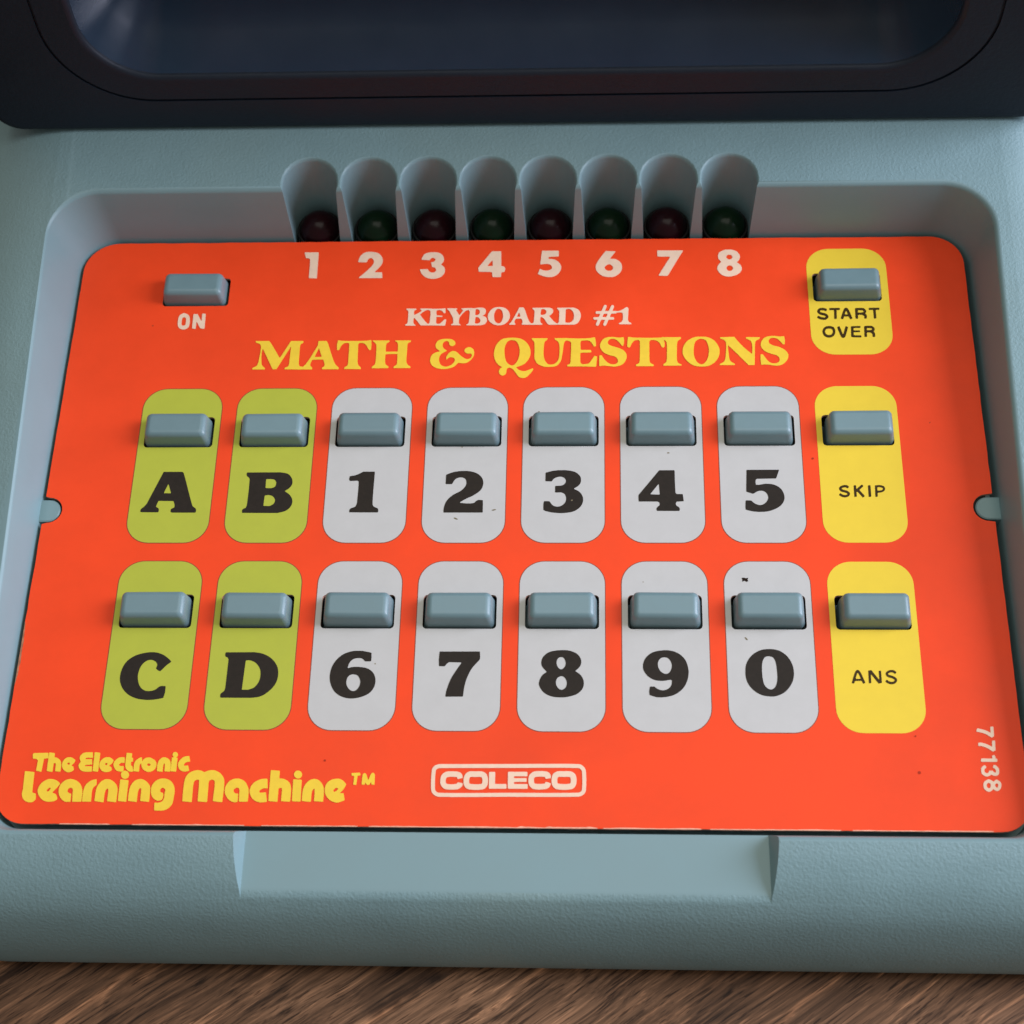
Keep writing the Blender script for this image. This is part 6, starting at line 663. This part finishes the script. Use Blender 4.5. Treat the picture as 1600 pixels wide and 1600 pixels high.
    ('6947,1417 6975,1418 7008,1413 7033,1405 7051,1395 7064,1383 7072,1367 7076,1346 7075,1326 7069,1311 7059,1296 7045,1283 7027,1271 7013,1265 6997,1260 6971,1256 6941,1253 6932,1249 6929,1245 6928,1239 6926,1187 6924,1173 6919,1168 6915,1166 6889,1165 6883,1168 6880,1179 6888,1402 6891,1409 6897,1413', '6947,1373 6936,1369 6933,1364 6932,1359 6930,1311 6931,1304 6935,1299 6943,1298 6969,1300 6998,1305 7009,1309 7021,1317 7029,1324 7034,1331 7036,1340 7034,1348 7029,1355 7020,1361 7005,1366 6986,1371 6965,1373',),
  ],
  'ans': [
    ('6290,-2352 6304,-2354 6312,-2358 6319,-2363 6332,-2379 6345,-2402 6362,-2445 6412,-2591 6413,-2595 6412,-2600 6404,-2607 6384,-2617 6379,-2618 6375,-2616 6370,-2608 6355,-2571 6349,-2565 6339,-2564 6238,-2565 6232,-2568 6229,-2572 6215,-2607 6211,-2613 6208,-2615 6203,-2616 6194,-2614 6179,-2608 6174,-2602 6173,-2598 6175,-2590 6222,-2452 6241,-2404 6254,-2381 6265,-2366 6276,-2357', '6289,-2411 6285,-2414 6281,-2422 6265,-2462 6249,-2508 6248,-2515 6248,-2519 6252,-2523 6259,-2524 6322,-2524 6332,-2522 6336,-2517 6335,-2510 6314,-2449 6299,-2416 6294,-2411',),
    ('6528,-2355 6535,-2355 6542,-2360 6652,-2523 6659,-2531 6663,-2533 6666,-2530 6668,-2521 6669,-2376 6673,-2370 6680,-2367 6700,-2365 6704,-2366 6708,-2369 6710,-2375 6710,-2386 6710,-2579 6709,-2593 6705,-2600 6699,-2603 6676,-2606 6658,-2616 6654,-2616 6650,-2613 6539,-2451 6533,-2443 6529,-2442 6525,-2445 6523,-2456 6520,-2586 6518,-2599 6514,-2605 6506,-2608 6485,-2609 6478,-2605 6477,-2599 6477,-2576 6482,-2374 6485,-2368 6490,-2364 6515,-2361',),
    ('6883,-2351 6918,-2351 6931,-2354 6945,-2359 6956,-2366 6966,-2375 6980,-2390 6982,-2397 6980,-2403 6974,-2411 6963,-2424 6957,-2427 6950,-2425 6935,-2410 6926,-2403 6915,-2398 6902,-2397 6880,-2398 6858,-2405 6842,-2415 6837,-2419 6835,-2424 6835,-2430 6837,-2435 6841,-2440 6849,-2446 6862,-2451 6895,-2460 6913,-2467 6930,-2475 6949,-2487 6962,-2497 6971,-2507 6977,-2516 6982,-2526 6983,-2540 6981,-2559 6974,-2576 6965,-2591 6952,-2603 6937,-2612 6918,-2620 6898,-2625 6879,-2626 6864,-2625 6845,-2621 6825,-2613 6809,-2605 6798,-2597 6779,-2579 6776,-2572 6777,-2566 6783,-2556 6794,-2544 6801,-2540 6808,-2543 6825,-2559 6837,-2567 6855,-2575 6876,-2579 6894,-2579 6915,-2574 6930,-2566 6937,-2556 6939,-2548 6938,-2542 6934,-2536 6926,-2528 6909,-2517 6896,-2510 6843,-2494 6822,-2484 6811,-2476 6802,-2466 6795,-2455 6790,-2444 6788,-2429 6791,-2415 6800,-2398 6811,-2384 6825,-2373 6842,-2364 6862,-2356',),
  ],
  'number': [
    ('8577,-3416 8587,-3416 8593,-3417 8597,-3421 8598,-3427 8590,-3592 8588,-3599 8584,-3603 8564,-3609 8548,-3620 8543,-3620 8538,-3617 8470,-3569 8452,-3558 8435,-3549 8392,-3534 8303,-3513 8296,-3510 8293,-3504 8295,-3494 8307,-3458 8312,-3452 8319,-3451 8398,-3469 8443,-3483 8478,-3498 8524,-3526 8532,-3529 8536,-3525 8538,-3516 8542,-3445 8544,-3425 8547,-3421 8552,-3419',),
    ('8578,-3676 8588,-3676 8594,-3677 8597,-3680 8598,-3686 8588,-3850 8586,-3857 8582,-3862 8562,-3867 8547,-3878 8541,-3878 8536,-3876 8466,-3827 8444,-3814 8417,-3801 8388,-3790 8349,-3779 8335,-3777 8303,-3778 8299,-3775 8297,-3771 8300,-3727 8304,-3719 8307,-3717 8312,-3716 8347,-3714 8365,-3717 8390,-3723 8435,-3738 8479,-3759 8525,-3788 8531,-3789 8535,-3785 8537,-3778 8542,-3701 8544,-3685 8547,-3681 8553,-3678',),
    ('8549,-3941 8554,-3940 8558,-3942 8563,-3951 8574,-3986 8574,-3992 8571,-4001 8571,-4004 8576,-4007 8592,-4008 8596,-4011 8598,-4014 8598,-4023 8595,-4055 8592,-4062 8588,-4066 8579,-4067 8533,-4068 8507,-4067 8383,-4067 8327,-4066 8319,-4065 8315,-4060 8314,-4051 8318,-4017 8321,-4012 8327,-4007 8397,-4006 8425,-4007 8503,-4007 8515,-4005 8519,-4001 8520,-3997 8512,-3969 8512,-3965 8513,-3960 8521,-3954',),
    ('8530,-4122 8537,-4120 8549,-4124 8562,-4130 8573,-4139 8597,-4167 8603,-4180 8609,-4194 8611,-4208 8612,-4223 8609,-4251 8606,-4264 8601,-4280 8595,-4291 8587,-4302 8578,-4310 8567,-4316 8554,-4320 8522,-4321 8508,-4319 8495,-4314 8485,-4309 8472,-4300 8466,-4298 8462,-4300 8441,-4317 8421,-4327 8401,-4333 8381,-4334 8364,-4331 8343,-4320 8326,-4308 8310,-4289 8301,-4269 8298,-4244 8298,-4231 8300,-4208 8305,-4187 8313,-4170 8326,-4155 8347,-4138 8363,-4128 8369,-4126 8374,-4128 8379,-4133 8394,-4158 8397,-4166 8396,-4171 8393,-4175 8364,-4195 8360,-4200 8357,-4208 8355,-4228 8356,-4244 8362,-4255 8372,-4265 8382,-4271 8392,-4274 8402,-4273 8412,-4269 8419,-4264 8424,-4258 8440,-4227 8444,-4224 8448,-4223 8471,-4231 8477,-4230 8487,-4225 8492,-4225 8497,-4229 8512,-4250 8519,-4257 8527,-4260 8535,-4261 8542,-4261 8547,-4259 8551,-4251 8554,-4236 8554,-4222 8551,-4210 8545,-4200 8535,-4188 8527,-4183 8510,-4174 8507,-4168 8508,-4161 8519,-4139 8526,-4126',),
    ('8404,-4385 8412,-4384 8418,-4385 8454,-4401 8469,-4410 8483,-4423 8487,-4425 8491,-4425 8496,-4423 8532,-4393 8539,-4390 8546,-4389 8553,-4390 8560,-4394 8588,-4412 8600,-4422 8611,-4435 8617,-4449 8620,-4467 8619,-4490 8614,-4516 8607,-4537 8598,-4553 8584,-4571 8572,-4582 8558,-4590 8547,-4594 8535,-4594 8523,-4592 8509,-4587 8494,-4578 8479,-4565 8472,-4563 8468,-4566 8446,-4586 8432,-4596 8414,-4605 8397,-4609 8382,-4608 8368,-4603 8352,-4594 8340,-4583 8329,-4570 8322,-4560 8316,-4547 8312,-4532 8310,-4515 8309,-4501 8312,-4475 8315,-4460 8325,-4440 8332,-4430 8340,-4423 8355,-4412 8390,-4390', '8405,-4449 8399,-4451 8390,-4455 8380,-4462 8374,-4467 8369,-4477 8367,-4493 8369,-4515 8374,-4529 8380,-4537 8388,-4543 8394,-4547 8401,-4548 8408,-4545 8416,-4540 8423,-4533 8428,-4526 8434,-4507 8437,-4481 8436,-4470 8432,-4461 8417,-4452', '8540,-4456 8531,-4461 8516,-4476 8512,-4483 8510,-4493 8513,-4509 8520,-4522 8532,-4533 8537,-4535 8542,-4536 8547,-4534 8551,-4531 8558,-4519 8564,-4499 8566,-4482 8565,-4471 8560,-4464 8548,-4456',),
  ],
}

def shapes(key):
    out = []
    for g in PRINT[key]:
        out.append([[tuple(int(c)/100 for c in p.split(',')) for p in l.split()] for l in g])
    return out
def lettering(name, keys, material, parent, z=0.07):
    V = []; F = []; i = 0
    for k in keys:
        for loops in shapes(k):
            loops = sorted(loops, key=lambda l: -abs(sum(a[0]*b[1]-b[0]*a[1] for a, b in zip(l, l[1:]+l[:1]))))
            # separate blobs of one glyph (the dot of an i, the two lines of a sign) are filled apart
            def inside(p, l):
                r = False
                for a, b in zip(l, l[1:]+l[:1]):
                    if (a[1] > p[1]) != (b[1] > p[1]) and p[0] < (b[0]-a[0])*(p[1]-a[1])/(b[1]-a[1])+a[0]: r = not r
                return r
            blobs = []
            for l in loops:
                host = next((b for b in blobs if inside(l[0], b[0])), None)
                if host: host.append(l)
                else: blobs.append([l])
            for b in blobs:
                flat(b, z + 0.006*(i % 3), V, F); i += 1
    return link(name, mesh(name, V, F), parent, [material])

def card_outline():
    o = rrect(-91.15, -53.2, 90.75, 72.0, (5.6, 5.2, 6.6, 7.0), 10)
    # half-round notches in the two side edges
    def notch(cx, cy, r, side):
        return [(cx - side*r*math.cos(math.radians(a)), cy + side*r*math.sin(math.radians(a))) for a in range(-75, 76, 15)]
    left = [(-91.15, 9.0+3.0)] + [(-90.3 + 2.75*math.cos(math.radians(a)), 9.0 + 2.75*math.sin(math.radians(a))) for a in range(90, -91, -15)] + [(-91.15, 9.0-3.0)]
    right = [(90.75, 9.4-3.0)] + [(89.75 - 2.85*math.cos(math.radians(a)), 9.4 + 2.85*math.sin(math.radians(a))) for a in range(-90, 91, 15)] + [(90.75, 9.4+3.0)]
    n = 11
    fr = o[n:2*n]; br = o[2*n:3*n]; bl = o[3*n:]; fl = o[:n]
    rnd = random.Random(11)
    def rough(a, b, m, amp):
        out = []
        for k in range(1, m):
            t = k/m; out.append((a[0]+(b[0]-a[0])*t + (rnd.uniform(-amp, amp) if abs(b[1]-a[1]) > abs(b[0]-a[0]) else 0), a[1]+(b[1]-a[1])*t + (rnd.uniform(-amp, amp) if abs(b[1]-a[1]) <= abs(b[0]-a[0]) else 0)))
        return out
    return (fl + rough(fl[-1], fr[0], 90, 0.07) + fr + rough(fr[-1], right[0], 24, 0.04) + right + rough(right[-1], br[0], 24, 0.05) + br
            + rough(br[-1], bl[0], 80, 0.06) + bl + rough(bl[-1], left[0], 24, 0.05) + left + rough(left[-1], fl[0], 24, 0.06))
V, F, nf = slab(card_outline(), [hole(x, y, 6.85, 3.42, 0.75) for x, y in KEYS], -0.62, 0.0)
cme = mesh("keyboard_card", V, F)
card = link("keyboard_card", cme, None, [M_orange, M_edge])
for i, f in enumerate(cme.polygons): f.material_index = 0 if f.normal.z > 0.5 else 1
card.location = (0, 0, 0)
tag(card, "orange printed keyboard card with letters and numbers lying in the console's recess", "keyboard card")

# worn pale paper along the front edge of the card: a thin uneven line, broken towards the left
V = []; F = []; rw = random.Random(5)
def wear(x0, x1, lo, hi):
    n = max(2, int((x1-x0)/0.7)); d = lo
    upper = []
    for k in range(n+1):
        d = min(hi, max(lo, d + rw.uniform(-0.05, 0.05)))
        if rw.random() < 0.04: d = min(0.26, hi*1.8)
        upper.append((x0+(x1-x0)*k/n, -53.12 + (d if 0 < k < n else 0.005)))
    flat([[(x, -53.25) for x, y in upper] + upper[::-1]], 0.035, V, F)
for x0, x1, lo, hi in ((-79, -70, 0, .05), (-66, -46, 0.0, 0.06), (-43, -26, 0.0, 0.08), (-24, 16, 0.02, 0.13), (17, 34, 0.02, 0.11), (35.5, 58, 0.01, 0.10), (60, 84, 0.0, 0.07)): wear(x0, x1, lo, hi)
M_chip, t_, b_ = mottled("bare_paper", (0.85, 0.42, 0.28), 0.8, 0.2, 0.2, 900.0)
o = link("worn_edge", mesh("worn_edge", V, F), card, [M_chip])

# a torn brown place on its side edge
V = []; F = []; n = 26; out = []
for k in range(n+1):
    t = k/n; out.append((-91.16 + 0.02 + 0.42*math.sin(math.pi*t)**0.6*rw.uniform(0.6, 1.0), -27.0 + 12.5*t))
flat([[(-91.2, -27.0)] + out + [(-91.2, -14.5)]], 0.035, V, F)
M_torn, t_, b_ = mottled("brown_torn_paper", (0.40, 0.17, 0.09), 0.8, 0.2, 0.4, 900.0)
link("worn_edge", mesh("worn_edge", V, F), card, [M_torn])

# coloured patches with their letters
COL = {'olive': M_olive, 'white': M_white, 'yellow': M_yellow}
def patch(cx, y0, y1, w, r, material, outline):
    x0, x1 = cx-w/2, cx+w/2
    V = []; F = []
    kh = [hole(kx, ky, 6.85, 3.42, 0.75) for kx, ky in KEYS if x0 < kx < x1 and y0 < ky < y1]
    flat([rrect(x0, y0, x1, y1, r, 10)] + kh, 0.04, V, F); n = len(F)
    if outline:
        g = 0.16
        flat([rrect(x0-g, y0-g, x1+g, y1+g, r+g, 10), list(reversed(rrect(x0+0.01, y0+0.01, x1-0.01, y1-0.01, r, 10)))], 0.02, V, F)
    o = link("key_patch", mesh("key_patch", V, F), card, [material, M_line])
    for i, f in enumerate(o.data.polygons): f.material_index = 0 if i < n else 1
    return o
rows = [("AB12345", (2.0, 36.2), 26.25), ("CD67890", (-35.5, -1.95), -12.25)]
for names, (y0, y1), ky in rows:
    for i, ch in enumerate(names):
        pm = patch((i-3.5)*19.0, y0, y1, 15.85, 4.6, M_olive if i < 2 else M_white, True)
        pm["label"] = ("olive" if i < 2 else "white") + " printed patch with the character " + ch
        lettering("letter" if i < 2 else "digit", ['key_'+ch], M_ink, pm)
pm = patch(66.5, 2.0, 36.2, 15.85, 4.6, M_yellow, False); pm["label"] = "yellow printed patch reading SKIP"
lettering("lettering", ['skip'], M_inkb, pm)
pm = patch(66.5, -35.5, -1.95, 15.85, 4.6, M_yellow, False); pm["label"] = "yellow printed patch reading ANS"
lettering("lettering", ['ans'], M_inkb, pm)
pm = patch(66.9, 43.5, 69.1, 16.15, 4.7, M_yellow, False); pm["label"] = "yellow printed patch reading START OVER"
lettering("lettering", ['start'], M_inkb, pm)

for d in "12345678": lettering("lamp_digit", ['num_'+d], M_cream, card)
lettering("subtitle_lettering", ['subtitle'], M_cream, card)
lettering("title_lettering", ['title'], M_gold, card)
lettering("switch_lettering", ['on_word'], M_cream, card)
lettering("script_lettering", ['maker_line_small'], M_gold, card)
lettering("script_lettering", ['maker_line_large'], M_gold, card)
lettering("trademark_lettering", ['trade_mark'], M_gold, card)
lettering("logo", ['logo'], M_cream, card)
lettering("number_lettering", ['number'], M_cream, card)

# a tiny punched hole and a few dark flecks of dirt on the card
def blot(name, cx, cy, pts, material):
    V = []; F = []
    flat([[(cx+x, cy+y) for x, y in pts]], 0.075, V, F)
    return link(name, mesh(name, V, F), card, [material])
blot("torn_hole", 43.45, -5.66, [(-0.55, -0.42), (-0.1, -0.22), (0.3, -0.45), (0.6, -0.3), (0.5, 0.05), (0.62, 0.4), (0.2, 0.3), (-0.2, 0.42), (-0.6, 0.38), (-0.48, 0.0)], M_hole)
M_dirt, t_, b_ = mat("brown_dirt", (0.20, 0.17, 0.10), 0.8, 0.2)
for cx, cy, a, l in ((-3.7, 8.95, 12, 0.42), (-10.95, 7.1, -25, 0.45), (43.2, -17.5, -50, 0.38), (4.6, 30.6, 0, 0.2), (11.2, 11.0, 30, 0.2), (29.8, 21.3, 0, 0.25)):
    c, s = math.cos(math.radians(a)), math.sin(math.radians(a))
    pts = [(l*math.cos(q)*c - 0.14*math.sin(q)*s, l*math.cos(q)*s + 0.14*math.sin(q)*c) for q in [2*math.pi*k/10 for k in range(10)]]
    blot("dirt_fleck", cx, cy, pts, M_dirt)
M_rdirt, t_, b_ = mat("dark_red_dirt", (0.42, 0.035, 0.012), 0.8, 0.2)
for cx, cy, r in ((72.3, -42.7, 0.26), (-32.6, -41.2, 0.2), (72.2, -36.0, 0.14), (57.5, 20.0, 0.2)):
    blot("dirt_fleck", cx, cy, [(r*math.cos(2*math.pi*k/10), r*1.1*math.sin(2*math.pi*k/10)) for k in range(10)], M_rdirt)
